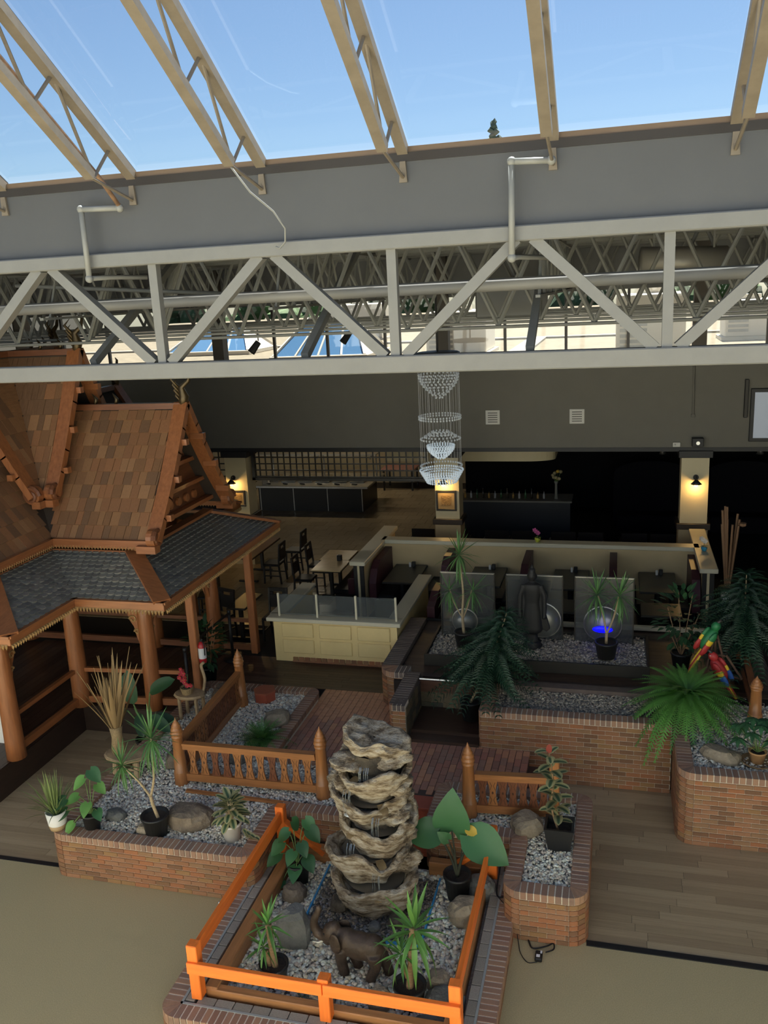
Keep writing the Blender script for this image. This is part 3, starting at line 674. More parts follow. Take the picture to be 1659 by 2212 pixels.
for k in range(4):
    T = arm(k); vis = k in (0, 3); A = 'xyxy'[k]; B = 'yxyx'[k]
    nm = ['right wing','rear wing','left wing','front wing'][k]
    # ---- lower skirt roof (slate)
    lr = MB()
    for s in (-1,1):
        q = [T(LHW,s*LHW,LEZ),T(LL,s*LHW,LEZ),T(LTL,s*LTW,LTZ),T(LTW,s*LTW,LTZ)]
        lr.slab(q if s < 0 else q[::-1], .05)
    lr.slab([T(LL,-LHW,LEZ),T(LL,LHW,LEZ),T(LTL,LTW,LTZ),T(LTL,-LTW,LTZ)], .05)
    lro = lr.build('lower_roof', m_under2, pv); lro['label'] = 'dark slate scale skirt roof of the '+nm
    if k == 0:
        slate_slots.append((lro, [])); S = slate_slots[-1][1]
        rowfill(S, T(LHW,-LHW,LEZ),T(LL-.05,-LHW,LEZ),T(LTW,-LTW,LTZ),T(LTL-.05,-LTW,LTZ),12,.125,.03,rg)
        rowfill(S, T(LL,-LHW+.05,LEZ),T(LL,LHW,LEZ),T(LTL,-LTW+.05,LTZ),T(LTL,LTW,LTZ),12,.125,.03,rg)
    if k == 3:
        slate_slots.append((lro, [])); S = slate_slots[-1][1]
        rowfill(S, T(LHW,LHW,LEZ),T(LL,LHW,LEZ),T(LTW,LTW,LTZ),T(LTL,LTW,LTZ),12,.125,.03,rg)
    for s in (-1,1):                                        # hip boards
        p, q = Vector(T(LL,s*LHW,LEZ+.03)), Vector(T(LTL,s*LTW,LTZ+.03))
        MB().bar(p,q,.26,.05).build('hip_board', m_teak[A], pv)
        # eave fascia with gold carving, long sides
        MB().bar(T(LHW,s*(LHW+.02),LEZ-.05),T(LL+.04,s*(LHW+.02),LEZ-.05),.05,.13).build('eave_fascia', m_teak[A], pv)
        MB().bar(T(LHW,s*(LHW+.035),LEZ+.01),T(LL+.05,s*(LHW+.035),LEZ+.01),.08,.035).build('eave_cap', m_teak[A], pv)
    MB().bar(T(LL+.02,-LHW-.04,LEZ-.05),T(LL+.02,LHW+.04,LEZ-.05),.05,.13).build('eave_fascia', m_teak[B], pv)
    MB().bar(T(LL+.035,-LHW-.05,LEZ+.01),T(LL+.035,LHW+.05,LEZ+.01),.08,.035).build('eave_cap', m_teak[B], pv)
    g = MB()
    def drops(p, q, out, zt, sz=.055):
        p, q = Vector(p), Vector(q); L = (q-p).length; n = int(L/sz); d = (q-p)/L; o_ = Vector(out)*.03
        for i in range(n):
            c = p+d*(i+.5)*L/n+o_; h = .085
            a = c+Vector((0,0,zt)); g.add([a-d*sz*.48,a+d*sz*.48,a+d*sz*.3-Vector((0,0,h*.6)),a-Vector((0,0,h)),a-d*sz*.3-Vector((0,0,h*.6)),a+o_*.9-Vector((0,0,h*.4))],
                      [(0,5,1),(1,5,2),(2,5,3),(3,5,4),(4,5,0),(0,1,2,3,4)])
    ou = Vector(T(1,0,0))-Vector(T(0,0,0)); ov = Vector(T(0,1,0))-Vector(T(0,0,0))
    for s in (-1,1): drops(T(LHW,s*(LHW+.02),LEZ),T(LL+.04,s*(LHW+.02),LEZ),ov*s,-.10); drops(T(UHW,s*UHW,UEZ),T(UL-.05,s*UHW,UEZ),ov*s,-.08)
    drops(T(LL+.02,-LHW,LEZ),T(LL+.02,LHW,LEZ),ou,-.10)
    o = g.build('gold_trim', m_gold, pv); o['kind'] = 'stuff'; o['label'] = 'row of small gilded carved drops'
    # ---- shake roofs, two tiers
    for (ez, rz_, hw_, L0, L1, u0) in ((UEZ,URZ,UHW,UHW,UL,.0),(TEZ,TRZ,THW,THW,TL,.0)):
        ro = MB()
        for s in (-1,1):
            q = [T(L0,s*hw_,ez),T(L1,s*hw_,ez),T(L1,0,rz_),T(0,0,rz_)]
            ro.slab(q if s < 0 else q[::-1], .06)
        roo = ro.build('shake_roof', m_under2, pv); roo['label'] = 'steep cedar shake roof of the '+nm
        if vis:
            s = -1 if k == 0 else 1; S = []
            lo = 1.0 if ez == UEZ else 0
            e0, e1 = Vector(T(L0,s*hw_,ez)), Vector(T(L1-.1,s*hw_,ez)); t1, t0 = Vector(T(L1-.1,0,rz_)), Vector(T(0,0,rz_))
            if ez == UEZ:                                   # only the strip not covered by the upper tier
                t0 = Vector(T(1.0,0,rz_))
            rowfill(S, e0,e1,t0,t1,10 if ez == UEZ else 9,.155,.35,rg,False)
            shake_slots.append((roo, S))
        # ridge board
        MB().bar(T(0,0,rz_+.03),T(L1+.02,0,rz_+.03),.14,.1).build('ridge_board', m_teakd[A], pv)
        # bargeboards with scrolls
        for s in (-1,1):
            top = Vector(T(L1+.03,0,rz_+.06)); bot = Vector(T(L1+.03,s*(hw_-.02),ez+.02)); mid = top.lerp(bot,.5)-Vector((0,0,.02))
            b = MB(); pts = [top,mid,bot]
            side = ou
            for i in range(6):
                f0, f1 = i/6, (i+1)/6
                cv = lambda f: top.lerp(bot,f)+Vector((0,0,-.10*sin(pi*f)))
                b.bar(cv(f0),cv(f1+.01),.24,.12,up=(bot-top).cross(side))
            b.build('bargeboard', m_teak['z'], pv)
            pu = (bot-top).normalized(); sc = MB(); cc = bot-pu*.02
            spiral = []
            for i in range(22):
                a = i/21*pi*3.2; r_ = .15*(1-i/26); spiral.append(cc+ (ov*s*cos(a)+Vector((0,0,1))*sin(a))*r_)
            sc.tube(spiral,[.045-.001*i for i in range(22)],6)
            cl = MB().tube([cc-ou*.07,cc+ou*.07],.15,16)
            so = cl.build('scroll', m_teak['z'], pv); sc.v = [tuple(Vector(v)+ou*.07) for v in sc.v]; sc.build('scroll_relief', m_teakd['z'], so)
            if True:                                        # under-scroll bracket
                MB().bar(T(L1-.22,s*(hw_+.05),ez-.12),T(L1+.12,s*(hw_+.05),ez-.12),.16,.12).build('eave_bracket', m_teak[A], pv)
            for i in range(3):                              # purlin ends
                f = (i+.8)/3.6; p = top.lerp(bot,f)-Vector((0,0,.16))
                MB().bar(p-ou*.05,p+ou*.2,.1,.1).build('purlin_end', m_teak[A], pv)
        # eave board under shakes
        for s in (-1,1):
            if ez == UEZ: MB().bar(T(L0,s*(hw_+.02),ez-.06),T(L1-.02,s*(hw_+.02),ez-.06),.05,.14).build('upper_fascia', m_teak[A], pv); MB().bar(T(L0,s*(hw_+.04),ez-.0),T(L1,s*(hw_+.04),ez-.0),.1,.04).build('upper_cap', m_teak[A], pv)
        # gable wall and shelves
        gw = L1-.35
        MB().prism([(0,0),(1,0),(1,1)],'x',0,.001) if False else None
        tri = [T(gw,-hw_+.1,ez+.05),T(gw,hw_-.1,ez+.05),T(gw,0,rz_-.1)]
        gwo = MB().slab(tri,.06).build('gable_wall', m_teakd[B], pv)
        for i in range(4):
            f = .02+i*.22; hwz = (hw_-.12)*(1-f)
            MB().bar(T(gw+.08,-hwz,ez+.05+f*(rz_-ez)),T(gw+.08,hwz,ez+.05+f*(rz_-ez)),.14,.07).build('gable_ledge', m_teak[B], gwo)
        if ez == UEZ:
            for i in range(6):
                v = -.75+i*.3; cpt = Vector(T(gw+.01,v,ez+.26))
                MB().tube([cpt,cpt+ou*.05],.075,10).build('gable_rosette', m_teak['z'], gwo)
        # chofa finial
        f = Vector(T(L1+.03,0,rz_+.08)); fn = MB()
        fn.tube([f+Vector((0,0,-.1)),f+ou*.06+Vector((0,0,.1)),f+ou*.02+Vector((0,0,.26)),f+ou*.16+Vector((0,0,.36)),f+ou*.2+Vector((0,0,.5)),f+ou*.14+Vector((0,0,.56))],[.07,.085,.05,.035,.025,.006],8)
        for i in range(4): fn.tube([f+Vector((0,0,.02+i*.07)),f-ou*(.1+.02*i)+Vector((0,0,.12+i*.09)),f-ou*(.04)+Vector((0,0,.2+i*.1))],[.03,.025,.004],6)
        fn.build('finial', M('bronze_finial', (.10,.07,.035), .35, .6), pv, True)
        for i in range(2): 
            p = Vector(T(L1*.5+i*.4,0,rz_+.06)); MB().tube([p,p+Vector((0,0,.1))+ou*.03,p+Vector((0,0,.2))-ou*.04],[.03,.035,.004],6).build('ridge_flame', MATS['bronze_finial'], pv, True)
    # skirt top flashing board between gable and slate
    MB().bar(T(LTL+.06,-LTW-.05,LTZ+.02),T(LTL+.06,LTW+.05,LTZ+.02),.2,.05).build('flashing_board', m_teak[B], pv)
    for s in (-1,1): MB().bar(T(LTW,s*(LTW+.02),LTZ+.0),T(LTL,s*(LTW+.02),LTZ+.0),.1,.05).build('flashing_board', m_teak[A], pv)
    # posts and beams
    for s in (-1,1):
        for u in ((2.83,) if k != 3 else (3.1,)):
            v = s*(1.22 if k in (0,2) else 1.48); p = Vector(T(u,v,UZ))
            po = MB().lathe([(.15,0),(.145,.3),(.125,1.6),(.11,2.45)],p,14).build('post', m_teak['z'], pv, True)
            for ax, sg in ((ou,-1),(ov*s,-1)):              # gilded carved brackets
                t0 = p+Vector((0,0,1.9)); bm = MB(); d = ax*sg
                poly = [(.06,.2),(.55,.2),(.5,.0),(.42,-.12),(.3,-.16),(.27,-.3),(.2,-.42),(.17,-.6),(.1,-.82)]
                nn = d.cross(Vector((0,0,1)))*.03
                V = [t0+d*a+Vector((0,0,b)) for a, b in poly]; n_ = len(V)
                bm.add([v_+nn for v_ in V]+[v_-nn for v_ in V],[tuple(range(n_)),tuple(range(2*n_-1,n_-1,-1))]+[(i,i+n_,(i+1)%n_+n_,(i+1)%n_) for i in range(n_)])
                bo = bm.build('carved_bracket', m_teak['z'], po)
                # gilded scrollwork on both faces
                rl = MB()
                for sd in (1,-1):
                    for (a,b,r_) in ((.32,-.1,.09),(.2,-.28,.07),(.15,-.5,.05)):
                        c0 = t0+d*a+Vector((0,0,b))+nn*1.2*sd; rl.tube([c0+(d*cos(i*.6)+Vector((0,0,1))*sin(i*.6))*r_*(1-i/15) for i in range(12)],.018,5)
                rl.build('gilded_scroll', m_gold, bo)['kind'] = 'stuff'
        pin = T(1.48,s*1.3,UZ) if False else None
    for s in (-1,1):
        MB().bar(T(1.3,s*1.25,2.72),T(LL-.9,s*1.25,2.72),.12,.2).build('beam', m_teakd[A], pv)
    MB().bar(T(2.83,-1.3,2.72),T(2.83,1.3,2.72),.12,.2).build('beam', m_teakd[B], pv)
for x in (-8.93,-11.87):
    for y in (12.05,14.65): MB().lathe([(.16,0),(.155,.3),(.135,1.6),(.12,2.45)],(x,y,UZ),14).build('post', m_teak['z'], pv, True)
for (x, y, x1, h) in ((-6.93,12.55,-6.93,2.36),(-6.76,14.6,-6.76,2.36)):
    MB().bbox(x-.07,y-.07,UZ,x+.07,y+.07,UZ+h-.02,.012).build('square_post', m_teak['z'], pv)
for z in (1.15,.6):                                        # railings
    sec = .07 if z > 1 else .12
    MB().bar((-8.93,10.3,z),(-8.93,12.0,z),.07,sec).build('rail', m_teak['y'], pv)
    MB().bar((-8.85,12.05,z),(-7.0,12.2,z),.07,sec).build('rail', m_teak['x'], pv)
    MB().bar((-8.85,14.6,z),(-6.8,14.6,z),.07,sec).build('rail', m_teakd['x'], pv)
    MB().bar((-11.8,14.6,z),(-8.95,14.6,z),.07,sec).build('rail', m_teakd['x'], pv)
MB().box(PX-1.3,PY-1.3,3.0,PX+1.3,PY+1.3,3.05).build('ceiling_panel', m_under2, pv)
# pieces
def orient(d, up, n): return Matrix((up.cross(n), up, n)).transposed().to_quaternion()
me_sh = MB().add([(-.5,0,.012),(.5,0,.012),(.5,1.25,0),(-.5,1.25,0),(-.5,0,0),(.5,0,0),(-.5,1.25,-.006),(.5,1.25,-.006)],[(0,1,2,3),(4,5,1,0),(1,5,7,2),(4,0,3,6)]).mesh('shake', m_shake)
sl_poly = [(-.5,1.2),(-.5,.28),(-.36,.08),(-.15,0),(.15,0),(.36,.08),(.5,.28),(.5,1.2)]
ms = MB(); n_ = len(sl_poly); ms.add([(x,y,.014-.012*y) for x,y in sl_poly]+[(x,y,-.004) for x,y in sl_poly],[tuple(range(n_))]+[(i,i+n_,(i+1)%n_+n_,(i+1)%n_) for i in range(n_)])
me_sl = ms.mesh('slate', m_slate)
CAMP = Vector((0,0,7.2))
def place(slots, me, name, gap, zs, mat, cap):
    allp = [(ro, s) for ro, S in slots for s in S]; allp.sort(key=lambda t: (t[1][0]-CAMP).length)
    rest = {}; rr = random.Random(4)
    for i, (ro, (c, d, up, n, w_, e)) in enumerate(allp):
        if i < cap:
            inst(name, me, ro, c+n*rr.uniform(.004,.012), orient(d,up,n), (w_-gap, e*rr.uniform(.98,1.08), zs))
        else: rest.setdefault(ro, []).append((c, d, up, n, w_, e))
    for ro, L in rest.items():
        V = []; F = []; src = [v.co.copy() for v in me.vertices]; fs = [tuple(p.vertices) for p in me.polygons]
        for c, d, up, n, w_, e in L:
            k = len(V); V += [tuple(c+d*(v.x*(w_-gap))+up*(v.y*e)+n*(v.z*zs+.006)) for v in src]; F += [tuple(i+k for i in f) for f in fs]
        o = MB().add(V, F).build(name+'_field', mat, ro); o['kind'] = 'stuff'
place(shake_slots, me_sh, 'shake', .006, 1.6, m_shake, 300)
m_slf = M('slate_field', (.215,.21,.18), .42, var=.2, scale=9)
place(slate_slots, me_sl, 'slate', .010, 2.6, m_slf, 300)

# ================================================================ GRAVEL
m_peb = M('pebble', attr='Col', rough=.8)
m_wet = M('wet_pebble', attr='Col', rough=.25)
_t = (1+5**.5)/2
ICO = np.array([(-1,_t,0),(1,_t,0),(-1,-_t,0),(1,-_t,0),(0,-1,_t),(0,1,_t),(0,-1,-_t),(0,1,-_t),(_t,0,-1),(_t,0,1),(-_t,0,-1),(-_t,0,1)])/math.hypot(1,_t)
ICF = np.array([(0,11,5),(0,5,1),(0,1,7),(0,7,10),(0,10,11),(1,5,9),(5,11,4),(11,10,2),(10,7,6),(7,1,8),(3,9,4),(3,4,2),(3,2,6),(3,6,8),(3,8,9),(4,9,5),(2,4,11),(6,2,10),(8,6,7),(9,8,1)])
NR = np.random.default_rng(3)
def gravel(name, label, rects, z, dens, size, pal, mat=None, hole=None, zvar=.01):
    P_ = []
    for x0,y0,x1,y1 in rects:
        n = int(dens*(x1-x0)*(y1-y0)); P_.append(np.column_stack([NR.uniform(x0,x1,n), NR.uniform(y0,y1,n)]))
    P_ = np.vstack(P_)
    if hole is not None: P_ = P_[~np.array([hole(x,y) for x,y in P_])]
    n = len(P_); s = size*NR.uniform(.6,1.35,n)
    T = ICO[None]*NR.uniform(.72,1.25,(n,12,1)); T = T*np.stack([s,s*NR.uniform(.6,1,n),s*NR.uniform(.4,.75,n)],1)[:,None,:]
    a = NR.uniform(0,2*pi,n); ca, sa = np.cos(a)[:,None], np.sin(a)[:,None]; tl = NR.normal(0,.35,n)[:,None]
    X = T[...,0]*ca-T[...,1]*sa; Y = T[...,0]*sa+T[...,1]*ca; Z = T[...,2]+X*tl
    V = np.stack([X+P_[:,:1],Y+P_[:,1:],Z+z+NR.uniform(-zvar,zvar,(n,1))],2).reshape(-1,3)
    org = np.array([rects[0][0],rects[0][1],z]); V = V-org
    F = (ICF[None]+(np.arange(n)*12)[:,None,None]).reshape(-1)
    me = bpy.data.meshes.new(name); me.vertices.add(len(V)); me.vertices.foreach_set('co', V.astype(np.float32).ravel())
    nf = len(F)//3; me.loops.add(len(F)); me.loops.foreach_set('vertex_index', F.astype(np.int32)); me.polygons.add(nf)
    me.polygons.foreach_set('loop_start', (np.arange(nf)*3).astype(np.int32)); me.update(calc_edges=True)
    pal = np.array(pal); c = pal[NR.integers(0,len(pal),n)]*NR.uniform(.75,1.25,(n,1)); c = np.hstack([c,np.ones((n,1))])
    at = me.attributes.new('Col','FLOAT_COLOR','POINT'); at.data.foreach_set('color', np.repeat(c,12,0).astype(np.float32).ravel())
    me.materials.append(mat or m_peb)
    o = bpy.data.objects.new(name, me); COL.objects.link(o); o.location = org
    return tag(o, label, 'gravel', kind='stuff')
GREY = [(0.714, 0.631, 0.521), (0.88, 0.786, 0.632), (0.536, 0.477, 0.41), (0.88, 0.877, 0.769), (0.804, 0.674, 0.521), (0.625, 0.562, 0.496), (0.88, 0.877, 0.774)]
TAN = [(0.45, 0.39, 0.3), (0.54, 0.465, 0.36), (0.36, 0.315, 0.255), (0.63, 0.555, 0.435), (0.3, 0.262, 0.225), (0.42, 0.33, 0.255)]
MIX = [(0.862, 0.76, 0.599), (0.88, 0.877, 0.718), (0.632, 0.556, 0.455), (0.88, 0.877, 0.774), (0.88, 0.76, 0.526), (0.517, 0.461, 0.383), (0.88, 0.877, 0.718), (0.775, 0.651, 0.503)]
DRK = [(0.18, 0.154, 0.118), (0.252, 0.208, 0.154), (0.126, 0.108, 0.09), (0.324, 0.26, 0.18), (0.216, 0.18, 0.154), (0.396, 0.306, 0.198)]
gravel('gravel', 'grey gravel filling the long brick planter', [(-6.88,8.58,-4.38,12.83),(-4.4,9.62,-3.24,10.68)], .565, 1900, .022, GREY, hole=lambda x,y: x > -5.02 and y > 10.68 and y > 10.7)
gravel('gravel', 'grey gravel in the small planter with the rubber plant', [(-1.01,8.6,-.41,10.35),(-2.14,9.56,-1.0,10.35)], .565, 1900, .022, MIX)
gravel('gravel', 'tan gravel bed behind the tall brick wall', [(-1.75,11.94,.95,12.73)], .985, 1300, .022, TAN)
gravel('gravel', 'grey gravel in the planter under the Boston fern', [(1.01,10.76,3.4,13.1)], .965, 1300, .023, GREY)
pond = lambda x,y: -3.45 < x < -2.05 and 7.98 < y < 9.15
gravel('gravel', 'pale pebbles of the fountain garden bed', [(-4.0,6.85,-1.46,9.3)], .075, 1300, .03, MIX, hole=pond)
gravel('gravel', 'dark wet pebbles in the pond around the rock fountain', [(-3.43,8.0,-2.07,9.13)], .055, 1150, .028, DRK, m_wet)

# ================================================================ ROCK MATERIALS AND ROCKS
def rockmat(name, cols, scale=4, stretch=(1,1,1), bump=.8, rough=.85):
    m = bpy.data.materials.new(name); m.use_nodes = True; MATS[name] = m; n = m.node_tree.nodes; l = m.node_tree.links; b = n['Principled BSDF']
    b.inputs['Roughness'].default_value = rough
    tc = n.new('ShaderNodeTexCoord'); mp = n.new('ShaderNodeMapping'); mp.inputs['Scale'].default_value = stretch; l.new(tc.outputs['Object'], mp.inputs[0])
    nz_ = n.new('ShaderNodeTexNoise'); nz_.inputs['Scale'].default_value = scale; nz_.inputs['Detail'].default_value = 8; nz_.inputs['Roughness'].default_value = .65; l.new(mp.outputs[0], nz_.inputs['Vector'])
    cr = n.new('ShaderNodeValToRGB'); e = cr.color_ramp.elements
    e[0].position = .3; e[0].color = (*cols[0],1); e[1].position = .72; e[1].color = (*cols[-1],1)
    for i, c in enumerate(cols[1:-1]): x = e.new(.3+.42*(i+1)/(len(cols)-1)); x.color = (*c,1)
    l.new(nz_.outputs[0], cr.inputs[0]); l.new(cr.outputs[0], b.inputs['Base Color'])
    n2 = n.new('ShaderNodeTexNoise'); n2.inputs['Scale'].default_value = scale*4; n2.inputs['Detail'].default_value = 6; l.new(mp.outputs[0], n2.inputs['Vector'])
    bp = n.new('ShaderNodeBump'); bp.inputs['Strength'].default_value = bump; bp.inputs['Distance'].default_value = .03; l.new(n2.outputs[0], bp.inputs['Height']); l.new(bp.outputs[0], b.inputs['Normal'])
    return m
r_brown = rockmat('brown_rock', [(.13,.10,.075),(.22,.17,.12),(.30,.24,.17)])
r_tan = rockmat('tan_rock', [(.20,.16,.11),(.32,.26,.18),(.40,.33,.24)])
r_grey = rockmat('grey_rock', [(.12,.12,.105),(.18,.18,.16),(.24,.23,.20)])
def rock(label, c, r, mat, seed, rz_=0, flat=.28, name='boulder', n=14):
    mb = MB().ell((0,0,0),(1,1,1),n,10); V = []
    for v in mb.v:
        p = Vector(v); k = 1+flat*nz3(p,1.1,seed)+.12*nz3(p,2.7,seed+4)
        q = p*k; q = Vector((max(-.86,min(.86,q.x)),max(-.88,min(.88,q.y)),max(-.8,min(.82,q.z))))
        V.append((q.x*r[0],q.y*r[1],q.z*r[2]))
    mb.v = V; o = mb.build(name, mat); o.location = (c[0],c[1],c[2]+r[2]*.62); o.rotation_euler[2] = rz_
    return tag(o, label, 'rock', 'boulders in the gravel beds')
rock('large flat brown boulder beside the dracaena pot', (-5.3,9.0,.55), (.33,.24,.19), r_brown, 1, .2)
rock('small grey stone behind the heart-leaf plant', (-6.38,8.95,.55), (.16,.11,.09), r_grey, 2)
rock('small tan stone left of the dracaena pot', (-5.83,8.72,.55), (.11,.10,.10), r_tan, 3)
rock('pale boulder behind the small planter fern', (-5.18,11.75,.55), (.23,.17,.17), r_tan, 4)
rock('brown boulder behind the corner post of the balustrade', (-6.15,10.35,.55), (.22,.2,.16), r_brown, 5)
rock('grey boulder just inside the balustrade corner', (-5.35,10.6,.55), (.17,.14,.16), r_grey, 6)
rock('dark boulder by the rustic stool', (-6.35,12.35,.55), (.26,.24,.22), r_brown, 26)
rock('tan boulder under the variegated rubber plant', (-1.02,9.65,.55), (.22,.2,.17), r_tan, 7, .5)
rock('round red-brown boulder in front of the fountain philodendron', (-3.72,8.5,.06), (.16,.15,.13), r_brown, 8)
rock('rounded tan boulder beside the elephant ear plant', (-1.63,8.52,.06), (.22,.18,.2), r_tan, 9, .4)
rock('dark boulder behind the elephant ear pot', (-1.5,8.98,.06), (.2,.16,.17), r_grey, 10)
rock('tall grey slab behind the left yucca', (-3.45,7.78,.06), (.22,.16,.33), r_grey, 11, .3, .2)
rock('low tan boulder behind the middle fence post', (-2.85,6.97,.06), (.16,.13,.13), r_tan, 12)
rock('squared tan stone left of the right yucca pot', (-2.27,7.1,.06), (.13,.12,.16), r_tan, 13)
rock('flat grey rock right of the right yucca pot', (-1.62,7.22,.06), (.24,.2,.12), r_grey, 14)
rock('tan stone behind the right yucca pot', (-1.72,7.48,.06), (.14,.13,.13), r_tan, 15)
rock('grey flagstone at the right front fence corner', (-1.72,6.92,.06), (.2,.13,.08), r_grey, 16)
rock('pale split rock beside the wicker potted schefflera', (1.38,11.15,.94), (.3,.17,.12), r_tan, 17, -.5)

# ================================================================ ROCK FOUNTAIN
FX, FY = -2.72, 8.75
r_fount = rockmat('fountain_rock', [(.05,.035,.022),(.17,.12,.07),(.36,.29,.20),(.52,.46,.36),(.33,.30,.25)], 5.5, (1,1,3.2), 1.0)
r_core = rockmat('fountain_core', [(.05,.04,.03),(.10,.08,.055),(.17,.14,.10)], 6)
fo = thing('rock_fountain', 'tall tiered rock fountain with water spilling between its basins', 'fountain', (FX,FY,.05))
m_water = M('water_pool', (.15,.13,.10), .1, spec=.8)
m_stream = glassmat('water_stream', (.92,.95,.97), refl=.5, opac=.18)
def ridg(p, s, seed): return 1-2*abs(nz3(p, s, seed))
def crag(x, y, z, seed):                                    # layered, craggy displacement
    st = ridg((x*.8,y*.8,z*3.2),2.6,seed)*.035+ridg((x*1.5,y*1.5,z*5),3.4,seed+3)*.03+nz3((x,y,z*1.6),9,seed+6)*.022+nz3((x,y,z*1.5),18,seed+1)*.010
    return st+.07*nz3((x,y,z*.6),2.1,seed+11)
def dense(prof, k):
    out = []
    for (r0,z0),(r1,z1) in zip(prof, prof[1:]):
        for i in range(k): out.append((r0+(r1-r0)*i/k, z0+(z1-z0)*i/k))
    return out+[prof[-1]]
def basin(cx, cy, zr_, R0, h, spout, seed, sx=1.0):
    N, V, F = 110, [], []
    prof = dense([(.55,-h-.10),(.70,-h*.9),(.86,-h*.62),(.92,-h*.4),(.93,-h*.2),(1.0,-h*.05),(.99,.03),(.90,.035),(.80,-.02),(.73,-.08),(.66,-.12)],3)+[(.5,-.13),(.02,-.13)]
    m = len(prof)
    for i, (r_, z) in enumerate(prof):
        inner = i > 22
        for j in range(N):
            a = 2*pi*j/N; d = math.cos(a-spout); back = max(0, sin(a))
            top = min(1,max(0,(z+h*.5)/(h*.5))) if not inner else (1 if r_ > .7 else 0)
            rim = top*(.09*back-.09*max(0,d)**8+.05*cos(2*a+seed*1.7)+.03*cos(5*a+seed))
            rr = R0*r_*(1+.05*cos(3*a+seed)+.04*cos(5*a+seed*2))
            x, y, zz = rr*sx*cos(a), rr*sin(a), z+rim
            k = 1 if not inner else .4 if r_ > .6 else .1
            dn = crag(x,y,zz+zr_,seed)*k; dz = (.05*nz3((x,y,zr_),3,seed+9)+.03*ridg((x,y,zz),6,seed+5))*k*top
            V.append((cx+x+cos(a)*dn, cy+y+sin(a)*dn, zr_+zz+dz))
    for i in range(m-1):
        for j in range(N): F.append((i*N+j,i*N+(j+1)%N,(i+1)*N+(j+1)%N,(i+1)*N+j))
    o = MB().add(V,F).build('rock_basin', r_fount, fo, True)
    MB().lathe([(.01,0),(R0*.74,0)],(cx,cy,zr_-.07),24,sx,1,False).build('water', m_water, o)
    # smooth ochre spout lip
    u = Vector((cos(spout),sin(spout),0)); w_ = Vector((-u.y,u.x,0)); c = Vector((cx,cy,zr_-.075)); q = []
    for t_, dz_, hw_ in ((.70,.0,.045),(.85,-.012,.055),(.98,-.02,.05),(1.05,-.045,.035)): q += [c+Vector((u.x*sx,u.y,0))*R0*t_+w_*hw_+Vector((0,0,dz_+.03)), c+Vector((u.x*sx,u.y,0))*R0*t_-w_*hw_+Vector((0,0,dz_+.03))]
    MB().add(q,[(2*i,2*i+1,2*i+3,2*i+2) for i in range(3)]).build('spout', M('ochre_stone', (.26,.18,.085), .5, var=.35, scale=14), o, True)
    return o
core = MB(); NV, NU = 60, 48; V = []
for i in range(NV):
    z = .02+i/(NV-1)*1.98
    for j in range(NU):
        a = 2*pi*j/NU; r_ = .31-.03*z+1.2*crag(cos(a)*.4,sin(a)*.4,z,2)
        V.append((FX+.02+r_*1.12*cos(a), FY+.14+r_*sin(a)*.9, z))
core.add(V, [(i*NU+j,i*NU+(j+1)%NU,(i+1)*NU+(j+1)%NU,(i+1)*NU+j) for i in range(NV-1) for j in range(NU)])
core.build('core', r_core, fo, True)
tiers = [(.0,-.10,.50,.45,.42,-1.25,1),(-.05,-.07,.86,.43,.30,-1.0,2),(.05,-.03,1.19,.41,.28,-2.2,3),(-.03,.02,1.52,.41,.28,-.95,4),(.03,.04,1.83,.38,.26,-2.1,5)]
for dx,dy,z,R0,h,sp,sd in tiers: basin(FX+dx,FY+dy,z,R0,h,sp,sd,1.06)
# crowning slab
V = []; N = 72; pf = dense([(.2,-.2),(.62,-.16),(.9,-.08),(1.0,.02),(.93,.07),(.55,.04),(.02,.02)],4)
for i,(r_,z) in enumerate(pf):
    for j in range(N):
        a = 2*pi*j/N; rr = .32*r_*(1+.10*cos(2*a+.5)+.08*cos(3*a)); x, y = rr*1.1*cos(a), rr*sin(a); dn = crag(x,y,z+2.1,13)*(.3+.7*min(1,r_))
        V.append((FX+.03+x+cos(a)*dn, FY+.08+(y+sin(a)*dn)*.9, 2.12+z+.05*nz3((x,y,z),4,3)-.2*x+.1*y+.05*ridg((x,y,z),5,8)))
MB().add(V,[(i*N+j,i*N+(j+1)%N,(i+1)*N+(j+1)%N,(i+1)*N+j) for i in range(len(pf)-1) for j in range(N)]).build('crown_slab', r_fount, fo, True)
for k,(x,y,z,a,L,hh) in enumerate(((-.27,-.06,1.90,2.8,.24,.09),(.27,.02,1.95,.35,.22,.14),(.30,0,1.62,.1,.2,.15),(-.28,-.05,1.60,3.1,.17,.12),(.30,-.08,1.27,.1,.18,.12),(.30,.03,.95,-.1,.2,.14),(.33,.05,.6,-.2,.22,.2),(-.30,.0,.56,3.2,.2,.16))):
    mb = MB().ell((0,0,0),(1,1,1),36,20); R3 = Matrix.Rotation(a,3,'Z'); vv = []
    for v in mb.v:
        q = Vector(v)*(1+.35*nz3(v,1.5,k)+.28*ridg((v[0],v[1],v[2]*2.5),1.6,k+2)+.12*nz3(v,5,k)); q = R3 @ Vector((q.x*L*.8,q.y*.15,q.z*hh*.6+q.x*.03)); vv.append(tuple(Vector((FX+x,FY+y,z))+q))
    mb.v = vv; mb.build('rock_ledge', r_fount, fo, True)
